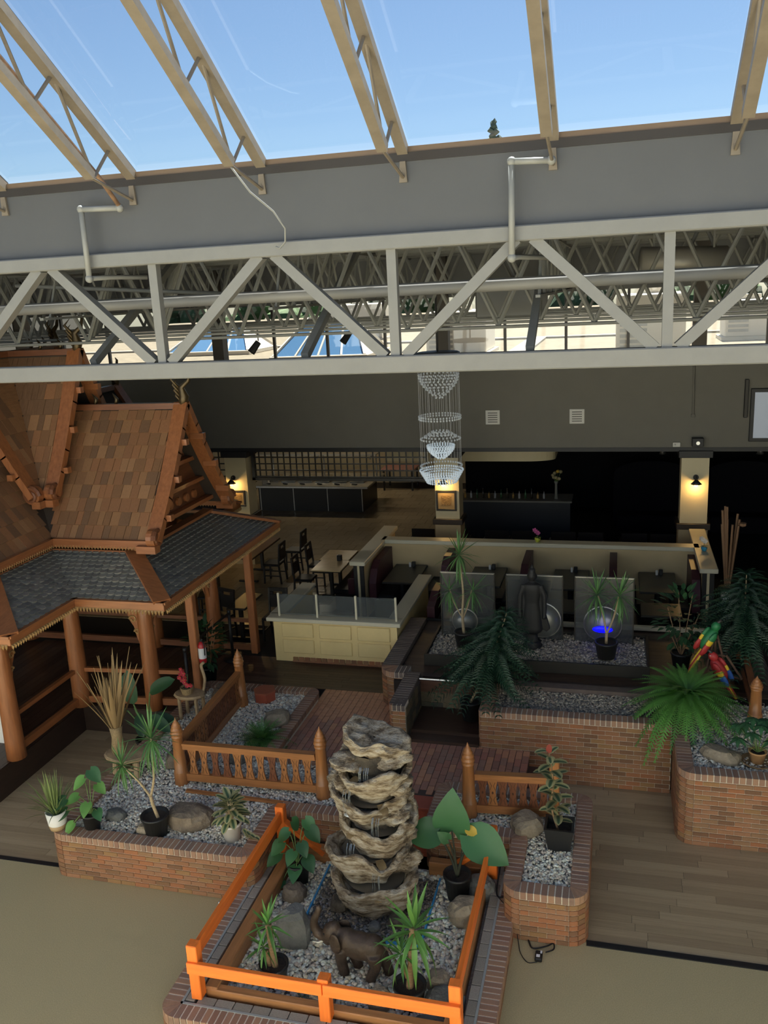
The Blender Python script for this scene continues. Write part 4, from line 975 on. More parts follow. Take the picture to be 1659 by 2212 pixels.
for k,(x,y,z0,z1,n_) in enumerate(((.0,-.3,1.72,1.95,5),(-.2,-.33,1.36,1.66,4),(.12,-.37,1.02,1.36,4),(-.17,-.42,.74,1.02,4),(.13,-.45,.36,.70,4))):
    s_ = MB()
    rr = random.Random(k)
    for i in range(n_):
        xx = FX+x+(i-n_/2)*.028+rr.uniform(-.01,.01); w_ = rr.uniform(.003,.006)
        s_.tube([(xx,FY+y+.05,z1),(xx,FY+y-.0,z1-.05),(xx+rr.uniform(-.01,.01),FY+y-.015,z0)],w_,5)
    s_.build('water_stream', m_stream, fo)
    MB().ell((FX+x,FY+y+.02,z0+.0),(.07,.05,.012),10,5).build('splash', M('foam', (.62,.66,.68), .4), fo, True)
for k,(x,y,r_) in enumerate(((.34,-.42,.12),(-.40,-.28,.13),(.45,-.1,.12),(.1,-.55,.08))):
    rock(['mossy stone','greenish stone','dark stone','small pale stone'][k]+' at the foot of the rock fountain'+['',' on its left',' on its right',' at the front'][k], (FX+x,FY+y-.02,.05), (r_,r_*.9,r_*.9), [r_core,r_core,r_core,r_grey][k], 30+k)
# pond liner edge
ln = thing('pond_liner', 'bright blue liner edge framing the pond pebbles', 'pond liner', (-2.75,8.5,.05))
m_blue = M('blue_liner', (.05,.32,.62), .35)
MB().bar((-3.46,7.97,.075),(-2.04,7.97,.075),.02,.09).build('front_edge', m_blue, ln); MB().bar((-3.46,7.97,.075),(-3.48,9.15,.075),.02,.08).build('side_edge', m_blue, ln); MB().bar((-2.04,7.97,.075),(-2.04,9.15,.075),.02,.08).build('side_edge', m_blue, ln)
# red threshold step
rs = thing('red_step', 'red painted wooden step between the planters behind the fountain', 'step', (-2.68,9.8,0)); m_red = M('red_paint', (.42,.10,.055), .4, var=.1, scale=5)
MB().bbox(-3.05,9.66,.2,-2.32,10.04,.25,.008).build('tread', m_red, rs); MB().bbox(-3.05,10.02,.25,-2.32,10.07,UZ-.02,.006).build('riser', m_red, rs); MB().box(-3.05,9.68,0,-2.32,9.73,.2).build('riser', m_red, rs); MB().bbox(-3.05,10.0,UZ-.02,-2.32,10.3,UZ+.02,.006).build('tread', m_red, rs)

# ================================================================ ORANGE FENCE
m_or = {a: wood('orange_stain', (.92,.21,.03), .45, .15, ax=a) for a in 'xyz'}; m_sill = {a: wood('sill_wood', (.42,.19,.07), .5, .25, ax=a) for a in 'xy'}
fe = thing('garden_fence', 'bright orange low wooden fence round the fountain garden', 'fence', (-2.75,8,.1))
for x,y,zt in ((-4.11,6.73,.85),(-2.71,6.73,.70),(-1.40,6.75,.85),(-4.12,9.2,.86),(-1.39,9.2,.88)):
    MB().bbox(x-.058,y-.058,.2 if y < 7 else .1,x+.058,y+.058,zt,.008).build('post', m_or['z'], fe)
MB().bbox(-4.17,6.645,.53,-2.715,6.70,.665,.006).build('front_rail', m_or['x'], fe); MB().bbox(-2.705,6.645,.53,-1.34,6.70,.665,.006).build('front_rail', m_or['x'], fe)
MB().bbox(-4.14,6.79,.64,-4.09,9.15,.80,.006).build('side_rail', m_or['y'], fe); MB().bbox(-1.42,6.81,.64,-1.37,9.15,.80,.006).build('side_rail', m_or['y'], fe)
for s,x in ((1,-4.08),(-1,-1.44)): MB().bar((x,9.2,.62),(x+s*.5,9.24,.2),.05,.10,(0,1,0)).build('brace', m_or['x'], fe)
sl_ = thing('sill_frame', 'natural wood sill timbers framing the fountain pebbles', 'timber frame', (-2.75,8,.1))
MB().bbox(-4.07,6.79,.05,-3.93,9.3,.27,.01).build('side_sill', m_sill['y'], sl_); MB().bbox(-1.55,6.79,.05,-1.43,9.3,.27,.01).build('side_sill', m_sill['y'], sl_)
MB().bbox(-4.05,6.78,.05,-1.45,6.88,.25,.01).build('front_sill', m_sill['x'], sl_); MB().bbox(-4.0,9.22,.05,-3.1,9.34,.27,.01).build('back_sill', m_sill['x'], sl_); MB().bbox(-2.2,9.22,.05,-1.5,9.34,.27,.01).build('back_sill', m_sill['x'], sl_)

# ================================================================ CARVED BALUSTRADES
m_bal = {a: wood('balustrade_teak', (.40,.165,.055), .4, ax=a, coat=.2) for a in 'xyz'}
m_bald = wood('baluster_dark', (.20,.07,.03), .45, ax='z'); m_carve = M('carving_dark', (.09,.035,.015), .6)  # darker brown for the carved relief lines
postprof = [(.105,0),(.105,.03),(.1,.2),(.095,.215),(.09,.22),(.072,.72),(.08,.73),(.082,.75),(.07,.76),(.088,.785),(.09,.805),(.07,.82),(.08,.84),(.078,.86),(.058,.875),(.066,.89),(.06,.91),(.042,.925),(.048,.94),(.03,.96),(.012,1.0),(.004,1.03)]
def bpost(par, x, y, z0, h=1.03):
    k = h/1.03; return MB().lathe([(r_,z*k) for r_,z in postprof],(x,y,z0),18).build('turned_post', m_bal['z'], par, True)
bal_o = [(-.062,0),(-.06,.04),(-.045,.10),(-.036,.19),(-.045,.28),(-.06,.34),(-.062,.38),(.062,.38),(.06,.34),(.045,.28),(.036,.19),(.045,.10),(.06,.04),(.062,0)]
me_ba = MB().prism(bal_o,'y',-.014,.014).mesh('baluster', m_bal['z']); me_bd = MB().prism(bal_o,'y',-.014,.014).mesh('baluster', m_bald)
cv = MB()
for sd in (-1,1):
    for sx in (-1,1):
        for zz in (.06,.26): cv.tube([(sx*.034,sd*.015,zz-.03),(sx*.012,sd*.015,zz+.03),(sx*.034,sd*.015,zz+.08)],.004,4)
    cv.ell((0,sd*.014,.19),(.012,.004,.02),8,5)
me_cv = cv.mesh('carved_relief', m_carve)
def bal_run(par, p, q, n, zb, zt, rg_, board=False):
    p, q = Vector((*p,0)), Vector((*q,0)); d = (q-p).normalized(); a = math.atan2(d.y,d.x); ax = 'x' if abs(d.x) > abs(d.y) else 'y'
    MB().bar((p.x,p.y,zt-.035),(q.x,q.y,zt-.035),.075,.07).bar((p.x,p.y,zt+.008),(q.x,q.y,zt+.008),.10,.03).build('top_rail', m_bal[ax], par)
    MB().bar((p.x,p.y,zb+.055),(q.x,q.y,zb+.055),.06,.11).build('bottom_rail', m_bal[ax], par)
    for i in range(n):
        c = p.lerp(q,(i+.75)/(n+.5)); o = inst('baluster', (me_bd if rg_.random() < .55 else me_ba), par, (c.x,c.y,zb+.1), (0,0,a), (1.0 if not board else 1.5,1,(zt-zb-.16)/.38))
        inst('carved_relief', me_cv, o, (0,0,0)).location = (0,0,0)
rb = random.Random(2)
b1 = thing('balustrade', 'L-shaped carved teak balustrade with turned finial posts on the long planter', 'balustrade', (-5.9,10,.58))
bpost(b1,-5.9,9.9,.56); bpost(b1,-3.79,9.93,.56,1.06); bpost(b1,-6.03,12.3,.56)
bal_run(b1,(-5.82,9.9),(-3.87,9.93),11,.63,1.19,rb); bal_run(b1,(-5.92,9.98),(-6.02,12.22),15,.63,1.19,rb,True)
MB().bar((-5.72,9.68,.60),(-3.66,9.62,.60),.05,.035).build('ground_strip', m_bal['x'], b1)
b2 = thing('balustrade', 'short carved teak balustrade on the small planter behind the rubber plant', 'balustrade', (-1.77,9.85,.58))
bpost(b2,-1.78,9.86,.56,1.05); bal_run(b2,(-1.70,9.88),(-.74,9.95),7,.62,1.16,rb); MB().bbox(-.76,9.88,.56,-.64,10.0,1.45,.01).build('square_post', m_bal['z'], b2)
hx = thing('hexagonal_box', 'red hexagonal wooden box on gravel behind the balustrade', 'box', (-5.72,12.55,.57))
MB().lathe([(.19,0),(.19,.16)],(-5.72,12.55,.57),6).build('body', m_red, hx); MB().lathe([(.2,.16),(.2,.185)],(-5.72,12.55,.57),6).build('lid', M('red_lid', (.40,.12,.07), .35), hx)

# ================================================================ ELEPHANT STATUE
def statue(name, mb, mat, parent, vox, loc=None, smooth=8):
    o = mb.build(name, mat, parent, True)
    r_ = o.modifiers.new('r','REMESH'); r_.mode = 'VOXEL'; r_.voxel_size = vox; r_.use_smooth_shade = True
    s_ = o.modifiers.new('s','SMOOTH'); s_.factor = .5; s_.iterations = smooth
    return o
el = local('elephant_statue', 'dark bronze elephant statue with raised trunk in the fountain garden', 'statue', (-2.58,7.5,.085), rz=R(-6))
m_ele = M('aged_bronze', (.075,.05,.035), .5, .25, var=.55, scale=7, bump=.4, bscale=25)
mb = MB()
mb.ell((.0,0,.34),(.25,.135,.155)).ell((.15,0,.345),(.14,.135,.16)).ell((-.15,0,.36),(.14,.125,.155)).ell((-.31,0,.43),(.115,.10,.125)).ell((-.345,0,.40),(.08,.085,.10)).ell((-.29,0,.52),(.06,.07,.05))
mb.tube([(-.36,0,.39),(-.43,0,.36),(-.50,0,.38),(-.535,0,.46),(-.52,0,.56),(-.475,0,.64),(-.455,0,.70),(-.475,0,.735)],[.085,.068,.058,.05,.044,.038,.034,.03],10)
for x0,y,x1,kx in ((-.19,-.075,-.17,-.2),(-.15,.075,-.07,-.13)): mb.tube([(x0,y,.32),(kx,y,.17),(x1,y,.035),(x1,y,.0)],[.08,.062,.058,.062],10)
for x0,y,x1,kx in ((.19,-.075,.14,.2),(.17,.075,.29,.24)): mb.tube([(x0,y,.34),(kx,y,.18),(x1,y,.035),(x1,y,.0)],[.095,.065,.056,.062],10)
mb.tube([(-.35,-.03,.33),(-.42,-.0,.29)],[.05,.03],8)
statue('body', mb, m_ele, el, .013)
for s in (-1,1):
    statue('ear', MB().ell((-.235,s*.125,.40),(.085,.022,.125),12,8,Matrix.Rotation(s*.35,3,'Z')), m_ele, el, .009, smooth=4)
    MB().tube([(-.40,s*.05,.35),(-.46,s*.07,.32),(-.53,s*.075,.325)],[.014,.011,.003],8).build('tusk', M('ivory', (.7,.66,.55), .4), el, True)
    MB().ell((-.385,s*.075,.45),(.01,.008,.01),8,6).build('eye', m_black, el)
    for lx in ((-.17,.14) if s < 0 else (-.07,.29)): 
        for t_ in (-.03,0,.03): MB().ell((lx-.058,s*.075+t_,.012),(.008,.012,.012),6,4).build('toenail', M('toenail_tan', (.3,.25,.18), .6), el)
MB().tube([(.28,0,.42),(.35,-.01,.36),(.42,-.03,.27),(.47,-.04,.22)],[.022,.014,.011,.014],8).build('tail', m_ele, el, True)

# cords
cb = thing('power_cord', 'black power cord trailing over the kerb to an adapter on the carpet', 'cord', (-.75,8.3,0))
m_cord = M('cord_black', (.01,.01,.01), .5)
def crv(pts, n=6):
    out = []; P_ = [Vector(p) for p in pts]
    for i in range(len(P_)-1):
        p0,p1,p2,p3 = P_[max(i-1,0)],P_[i],P_[i+1],P_[min(i+2,len(P_)-1)]
        for k in range(n):
            t = k/n; out.append(.5*((2*p1)+(p2-p0)*t+(2*p0-5*p1+4*p2-p3)*t*t+(3*p1-p0-3*p2+p3)*t**3))
    out.append(P_[-1]); return out
MB().tube(crv([(-1.3,9.2,.35),(-1.31,8.95,.22),(-1.27,8.82,.21),(-1.15,8.85,.22),(-1.03,8.8,.2),(-.97,8.7,.03),(-.88,8.4,.015),(-.82,8.3,.015),(-.68,8.36,.015),(-.61,8.42,.015),(-.6,8.33,.015),(-.68,8.26,.02)]),.009,6).build('thick_cord', m_cord, cb, True)
MB().tube(crv([(-1.27,8.8,.22),(-1.15,8.65,.21),(-1.04,8.5,.12),(-.99,8.35,.012),(-.95,8.2,.012),(-.86,8.08,.012),(-.76,8.1,.02)]),.005,5).build('thin_cord', m_cord, cb, True)
MB().bbox(-.79,8.11,0,-.71,8.25,.05,.012).build('adapter', m_cord, cb); MB().box(-.775,8.14,.05,-.735,8.18,.052).box(-.735,8.2,.05,-.715,8.24,.052).build('adapter_label', M('label_white', (.8,.8,.8), .5), cb)

# ================================================================ PLANTS
def leafmat(name, c, c2=None, rough=.45):
    m = bpy.data.materials.new(name); m.use_nodes = True; MATS[name] = m; n = m.node_tree.nodes; l = m.node_tree.links; b = n['Principled BSDF']
    b.inputs['Roughness'].default_value = rough
    oi = n.new('ShaderNodeObjectInfo'); mr = n.new('ShaderNodeMapRange'); mr.inputs[3].default_value = .7; mr.inputs[4].default_value = 1.35; l.new(oi.outputs['Random'], mr.inputs[0])
    mx = n.new('ShaderNodeMix'); mx.data_type = 'RGBA'; mx.blend_type = 'MULTIPLY'; mx.inputs[0].default_value = 1; l.new(mr.outputs[0], mx.inputs[7])
    if c2:                                                   # pale margin: 'edge' attribute
        at = n.new('ShaderNodeAttribute'); at.attribute_name = 'edge'; nz_ = n.new('ShaderNodeTexNoise'); nz_.inputs['Scale'].default_value = 30
        ad = n.new('ShaderNodeMath'); ad.operation = 'MULTIPLY_ADD'; ad.inputs[1].default_value = .9; l.new(nz_.outputs[0], ad.inputs[0]); l.new(at.outputs['Fac'], ad.inputs[2])
        cr = n.new('ShaderNodeValToRGB'); cr.color_ramp.elements[0].position = .72; cr.color_ramp.elements[0].color = (*c,1); cr.color_ramp.elements[1].position = .95; cr.color_ramp.elements[1].color = (*c2,1)
        l.new(ad.outputs[0], cr.inputs[0]); l.new(cr.outputs[0], mx.inputs[6])
    else: mx.inputs[6].default_value = (*c,1)
    l.new(mx.outputs[2], b.inputs['Base Color'])
    tr_ = n.new('ShaderNodeBsdfTranslucent'); l.new(mx.outputs[2], tr_.inputs[0]); ms_ = n.new('ShaderNodeMixShader'); ms_.inputs[0].default_value = .25
    l.new(b.outputs[0], ms_.inputs[1]); l.new(tr_.outputs[0], ms_.inputs[2]); l.new(ms_.outputs[0], n['Material Output'].inputs[0])
    return m
g_mid = leafmat('leaf_green', (.05,.15,.058)); g_bright = leafmat('leaf_bright', (.13,.30,.07)); g_dark = leafmat('leaf_dark', (.035,.10,.04)); g_fern = leafmat('leaf_fern', (.13,.33,.065))
g_pine = leafmat('leaf_pine', (.02,.062,.032)); g_grass = leafmat('leaf_grass', (.20,.26,.09)); g_var = leafmat('leaf_variegated', (.06,.12,.06), (.42,.40,.20)); g_dry = leafmat('dry_stalk', (.36,.24,.11), rough=.8); g_yel = leafmat('leaf_yellow', (.55,.38,.05)); g_drac = leafmat('leaf_dracaena', (.13,.28,.09))
m_pot = M('black_pot', (.018,.018,.018), .45); m_wpot = M('white_pot', (.78,.76,.72), .4); m_soil = M('potting_soil', (.05,.035,.025), .95, var=.4, scale=40, bump=.5)
m_bark = M('pale_bark', (.42,.32,.19), .8, var=.25, scale=12, stretch=(1,1,4), bump=.3); m_bark2 = M('brown_bark', (.27,.17,.09), .85, var=.3, scale=14, stretch=(1,1,5), bump=.4); m_stemg = M('green_stem', (.12,.20,.06), .6); m_stemd = M('dark_stem', (.04,.045,.03), .5)
m_wick = M('wicker', (.34,.24,.12), .85, var=.3, scale=22, bump=.6, bscale=60)
def prof_lance(t): return sin(pi*min(1,t**.75))
def prof_strap(t): return min(1,t*7+.35)*(1-max(0,(t-.55)/.45)**1.6)
def prof_heart(t): return (1.0*(sin(pi*t**.55))**.8) if t > 0 else .35
def prof_oval(t): return math.sqrt(max(0,1-(2*t-1)**2))
def leafmesh(name, mat, L, W, prof, curl=.3, fold=.15, n=7, lobe=0, wav=0):
    V, F, E_ = [], [], []
    for i in range(n+1):
        t = i/n; w_ = W/2*prof(t); y = L*t; z = -curl*L*t*t; back = -lobe*L*(1-t)**6 if lobe else 0
        for s in (-1,-.5,0,.5,1):
            V.append((s*w_, y+(back*abs(s)**1.5), z+fold*abs(s)*w_*2*(.5)+wav*W*sin(t*14+s*3)*abs(s))); E_.append(abs(s) if 0 < i < n else 1)
    for i in range(n):
        for j in range(4): a = i*5+j; F.append((a,a+1,a+6,a+5))
    me = MB().add(V,F).mesh(name, mat, True); at = me.attributes.new('edge','FLOAT','POINT'); at.data.foreach_set('value', E_); return me
def qdir(d, up=(0,0,1)):
    y = Vector(d).normalized(); u = Vector(up)
    if abs(y.dot(u.normalized())) > .97: u = Vector((0,-1,.2))
    x = y.cross(u).normalized(); z = x.cross(y); return Matrix((x,y,z)).transposed().to_quaternion()
def pot(par, c, rt, rb_, h, mat, soil=True, n=22, lip=.012):
    MB().lathe([(rb_,0),(rt,h*.9),(rt+lip,h*.9),(rt+lip,h),(rt-.008,h),(rt-.02,h*.84),(.005,h*.84)],c,n).build('pot', mat, par, True)
    if soil: MB().lathe([(.004,.0),(rt-.018,0)],(c[0],c[1],c[2]+h*.87),n,caps=False).build('soil', m_soil, par)
def trunk(par, pts, rad, mat, name='trunk'): return MB().tube(crv(pts,4) if len(pts) > 2 else pts, rad if not isinstance(rad,list) else [rad[0]+(rad[1]-rad[0])*i/((len(pts)-1)*4) for i in range((len(pts)-1)*4+1)], 8).build(name, mat, par, True)
ms_str = [leafmesh('leaf', g_drac, 1, .055, prof_strap, c, .3, 8) for c in (.05,.3,.65)]
ms_yuc = [leafmesh('leaf', g_bright, 1, .12, prof_lance, c, .35, 8) for c in (.05,.3,.6)]
def crown(par, c, n, L, meshes, rg_, lo=-50, hi=85, up=(0,0,1), wd=1):
    for i in range(n):
        f = (i+.5)/n; el_ = R(hi+(lo-hi)*f**.9); az = i*2.39996+rg_.uniform(-.2,.2)
        d = Vector((cos(az)*cos(el_),sin(az)*cos(el_),sin(el_))); me = meshes[0 if f < .35 else 1 if f < .7 else 2]; s = L*rg_.uniform(.8,1.1)
        inst('leaf', me, par, Vector(c)+Vector((0,0,-.10*f*L*2)), qdir(d), (s*wd,s,s))
rp = random.Random(9)
# --- dracaenas
t = thing('potted_dracaena', 'two-headed dracaena in a black pot on the long planter', 'potted plant', (-5.65,8.72,.57))
pot(t,(-5.65,8.72,.56),.17,.13,.3,m_pot); trunk(t,[(-5.6,8.72,.8),(-5.64,8.7,1.0),(-5.66,8.7,1.13)],.022,m_bark); trunk(t,[(-5.66,8.7,1.12),(-5.58,8.7,1.4),(-5.56,8.7,1.75),(-5.55,8.7,1.95)],[.017,.013],m_bark,'branch'); trunk(t,[(-5.66,8.7,1.12),(-5.8,8.7,1.32),(-6.0,8.7,1.52)],[.016,.012],m_bark,'branch')
crown(t,(-5.55,8.7,1.97),58,.42,ms_str,rp,-75,85); crown(t,(-6.02,8.7,1.55),44,.32,ms_str,rp,-60,80)
t = thing('potted_dracaena', 'tall slim dracaena before the left glass panel', 'potted plant', (-2.5,13.84,1.19))
pot(t,(-2.5,13.84,1.2),.17,.13,.27,m_pot); trunk(t,[(-2.5,13.84,1.42),(-2.52,13.84,1.75),(-2.5,13.85,2.2),(-2.56,13.9,2.75)],[.028,.014],m_bark); trunk(t,[(-2.51,13.84,1.7),(-2.66,13.88,1.95),(-2.74,13.9,2.2)],[.014,.01],m_bark,'branch'); trunk(t,[(-2.51,13.84,1.7),(-2.42,13.88,1.95),(-2.36,13.9,2.2)],[.014,.01],m_bark,'branch')
crown(t,(-2.56,13.9,2.85),52,.42,ms_str,rp,-80,88); crown(t,(-2.75,13.9,2.2),34,.38,ms_str,rp,-85,60); crown(t,(-2.34,13.9,2.2),34,.38,ms_str,rp,-85,60)
t = thing('potted_dracaena', 'forked dracaena before the right glass panel with blue light', 'potted plant', (-.13,13.7,1.19))
pot(t,(-.13,13.7,1.2),.18,.14,.28,m_pot); trunk(t,[(-.13,13.7,1.43),(-.13,13.7,1.62)],.024,m_bark); trunk(t,[(-.13,13.7,1.6),(-.18,13.7,1.9),(-.27,13.72,2.25)],[.018,.012],m_bark,'branch'); trunk(t,[(-.13,13.7,1.6),(-.02,13.7,1.9),(.05,13.72,2.25)],[.018,.012],m_bark,'branch')
crown(t,(-.29,13.72,2.3),46,.42,ms_str,rp,-75,80); crown(t,(.07,13.72,2.3),46,.42,ms_str,rp,-75,80)
# --- yuccas
t = thing('potted_yucca', 'small cane yucca in a black pot behind the left front fence', 'potted plant', (-3.47,7.2,.06))
pot(t,(-3.46,7.2,.07),.15,.12,.24,m_pot); trunk(t,[(-3.44,7.2,.26),(-3.46,7.2,.5),(-3.48,7.2,.78)],.036,m_bark2,'cane'); trunk(t,[(-3.5,7.2,.26),(-3.53,7.2,.46)],.028,m_bark2,'cane')
crown(t,(-3.49,7.2,.8),22,.30,ms_yuc,rp,-40,85); crown(t,(-3.56,7.2,.52),18,.25,ms_yuc,rp,-50,75)
t = thing('potted_yucca', 'large cane yucca in a black pot behind the right front fence', 'potted plant', (-1.97,7.2,.06))
pot(t,(-1.97,7.2,.07),.165,.13,.25,m_pot); trunk(t,[(-1.97,7.2,.27),(-1.95,7.2,.5),(-1.92,7.22,.98)],[.042,.03],m_bark2,'cane'); trunk(t,[(-1.99,7.2,.4),(-2.03,7.18,.66)],.024,m_bark2,'cane')
crown(t,(-1.90,7.22,1.0),24,.46,ms_yuc,rp,-50,88,wd=1.0); crown(t,(-2.04,7.18,.72),22,.33,ms_yuc,rp,-55,75,wd=.9)
# --- heart-leaved plants
me_h = [leafmesh('leaf', m_, 1, .86, prof_heart, .25, .25, 8, .16) for m_ in (g_mid,g_bright)]
me_al = leafmesh('leaf', g_mid, 1, .92, prof_heart, .25, .2, 9, .22, .01)
def heart_plant(par, base, leaves, meshes, rg_, stem=m_stemg, sr=.006):
    b = Vector(base)
    for i, (x,y,z,s) in enumerate(leaves):
        c = Vector((x,y,z)); o_ = (c-b); o_.z = 0; o_ = o_.normalized() if o_.length > .02 else Vector((0,-1,0))
        d = (o_*.75+Vector((0,-.35,-.55+rg_.uniform(-.2,.3)))).normalized(); up = Vector((0,-.55,.8))+o_*.15
        p0 = c-d*s*.45
        MB().tube(crv([b,b.lerp(p0,.5)+Vector((0,0,.12*(p0-b).length+.03)),p0],5),sr,5).build('petiole', stem, par, True)
        inst('leaf', meshes[i % len(meshes)], par, p0, qdir(d,up), (s,s,s))
t = thing('potted_philodendron', 'heart-leaf philodendron in a black pot at the planter front corner', 'potted plant', (-6.53,8.64,.57))
pot(t,(-6.53,8.64,.56),.115,.09,.27,m_pot)
heart_plant(t,(-6.52,8.64,.82),[(-6.62,8.6,1.27,.2),(-6.4,8.65,1.38,.21),(-6.34,8.65,1.2,.17),(-6.88,8.5,1.0,.22),(-6.71,8.55,1.06,.18),(-6.90,8.5,.83,.23),(-6.5,8.5,.97,.19),(-6.36,8.55,.88,.17),(-6.76,8.47,.68,.18)],[me_h[1],me_h[0]],rp)
t = thing('potted_philodendron', 'heart-leaf philodendron in a black pot inside the fence left of the fountain', 'potted plant', (-3.77,8.8,.06))
pot(t,(-3.77,8.8,.06),.14,.11,.3,m_pot)
heart_plant(t,(-3.77,8.8,.34),[(-3.76,8.82,.87,.2),(-3.59,8.85,.87,.2),(-3.53,8.8,.78,.22),(-3.93,8.78,.72,.2),(-4.0,8.72,.58,.22),(-4.04,8.68,.45,.22),(-3.65,8.72,.61,.19),(-3.81,8.68,.5,.19),(-3.56,8.66,.46,.21),(-3.75,8.62,.33,.22),(-3.98,8.6,.14,.19)],[me_h[0]],rp)
t = thing('potted_elephant_ear', 'elephant ear plant with huge leaves in a black pot right of the fountain', 'potted plant', (-1.77,8.88,.06))
pot(t,(-1.77,8.88,.06),.16,.12,.36,m_pot)
for (c,s,d,up,sm) in (((-1.82,8.9,.98),.52,(.02,-.12,1),(0,-1,.25),1),((-1.98,8.85,.98),.42,(-.95,-.2,-.12),(0,-.75,.65),1),((-1.58,8.85,.98),.52,(.85,-.3,-.42),(0,-.75,.65),1),((-1.85,8.8,.92),.17,(-.4,-.3,.5),(0,-.8,.5),1)):
    inst('leaf', me_al, t, c, qdir(d,up), (s*.95,s,s)); MB().tube(crv([(-1.77,8.88,.38),(-1.77+(c[0]+1.77)*.35,8.87,.65),c],5),[.022-.0013*i for i in range(11)],6).build('petiole', m_stemd, t, True)
inst('leaf', leafmesh('leaf', g_yel, 1, .8, prof_oval, .3, .2), t, (-1.66,8.88,1.05), qdir((.8,-.3,-.1),(0,-.7,.7)), (.15,.15,.15)); MB().tube([(-1.76,8.88,.38),(-1.66,8.88,1.04)],.007,5).build('petiole', m_stemd, t)
# --- variegated plants
me_va = leafmesh('leaf', g_var, 1, .55, prof_oval, .35, .2)
t = thing('potted_peperomia', 'variegated rubber plant in a white pot on the long planter', 'potted plant', (-4.63,8.8,.57))
pot(t,(-4.63,8.8,.56),.125,.095,.26,m_wpot)
for i in range(38):
    a = i*2.4; f = i/38; r_ = .03+.2*f; z = 1.22-.27*f; d = Vector((cos(a)*(.4+f),sin(a)*(.4+f),.7-.85*f)); c = Vector((-4.62+cos(a)*r_*.45,8.8+sin(a)*r_*.45,z-.08))
    inst('leaf', me_va, t, c, qdir(d), (.17,.17,.17))
    if i % 4 == 0: MB().tube([(-4.63,8.8,.78),c],.007,5).build('stem', m_bark, t)
for k in range(5): inst('leaf', me_va, t, (-4.45+.04*k,8.75,.78-.03*k), qdir((.7,-.3,-.4+.2*k)), (.13,.13,.13))
t = thing('potted_rubber_plant', 'tall variegated rubber plant in a square black pot', 'potted plant', (-.6,9.42,.57))
MB().add([(-.73,9.31,.56),(-.48,9.31,.56),(-.48,9.54,.56),(-.73,9.54,.56),(-.78,9.26,.88),(-.43,9.26,.88),(-.43,9.59,.88),(-.78,9.59,.88),(-.75,9.29,.88),(-.46,9.29,.88),(-.46,9.56,.88),(-.75,9.56,.88),(-.74,9.3,.74),(-.47,9.3,.74),(-.47,9.55,.74),(-.74,9.55,.74)],[(3,2,1,0),(0,1,5,4),(1,2,6,5),(2,3,7,6),(3,0,4,7),(4,5,9,8),(5,6,10,9),(6,7,11,10),(7,4,8,11),(8,9,13,12),(9,10,14,13),(10,11,15,14),(11,8,12,15)]).build('pot', m_pot, t)
MB().box(-.74,9.3,.74,-.47,9.55,.78).build('soil', m_soil, t); trunk(t,[(-.62,9.42,.78),(-.7,9.42,1.1),(-.68,9.42,1.45),(-.73,9.42,1.85)],[.014,.008],m_bark2,'stem')
for i in range(26):
    f = i/26; z = .92+.95*f; a = i*2.4; x = -.62-.12*f if f > .1 else -.62; d = Vector((cos(a),sin(a)-.2,.45)); s = .21 if 0 < i < 22 else .17
    o = inst('leaf', me_va, t, (x,9.42,z), qdir(d), (s*.95,s,s))
inst('leaf', leafmesh('leaf', leafmat('leaf_red', (.25,.05,.04)), 1,.5,prof_oval,.1,.3), t, (-.73,9.4,1.82), qdir((.1,-.3,1),(0,-1,.2)), (.14,.14,.14))
# --- grasses
me_gr = [leafmesh('blade', g_grass, 1, .035, prof_strap, c, .3, 6) for c in (.03,.2,.5)]
t = thing('potted_grass', 'ornamental grass in a white and tan pot on the planter corner', 'potted plant', (-6.98,8.52,.63))
MB().lathe([(.1,0),(.115,.07)],(-6.97,8.53,.63),20).build('pot_base', M('tan_pot', (.50,.34,.18), .6), t, True); MB().lathe([(.115,.07),(.135,.25),(.125,.25),(.11,.2),(.005,.2)],(-6.97,8.53,.63),20,caps=False).build('pot', m_wpot, t, True)
for i in range(70):
    a = i*2.4; e_ = R(88-50*(i/70)**1.2); d = Vector((cos(a)*cos(e_)-.05,sin(a)*cos(e_),sin(e_))); s = rp.uniform(.45,.68)*(1-.35*i/70)
    inst('blade', me_gr[i % 3 if i > 20 else 0], t, (-6.97+cos(a)*.04,8.53+sin(a)*.04,.83), qdir(d), (s,s,s))
for k,(x,y) in enumerate(((-3.03,6.98),(-1.72,7.25))):
    t = thing('grass_tuft', ['small spiky grass tuft by the middle fence post','small spiky grass tuft beside the right yucca pot'][k], 'plant', (x,y,.07))
    for i in range(26): a = i*2.4; e_ = R(75-55*i/26); inst('blade', me_gr[1], t, (x,y,.07), qdir((cos(a)*cos(e_),sin(a)*cos(e_),sin(e_))), (.17,.17,.17))
    MB().lathe([(.025,0),(.02,.03)],(x,y,.06),8).build('crown', m_stemg, t)
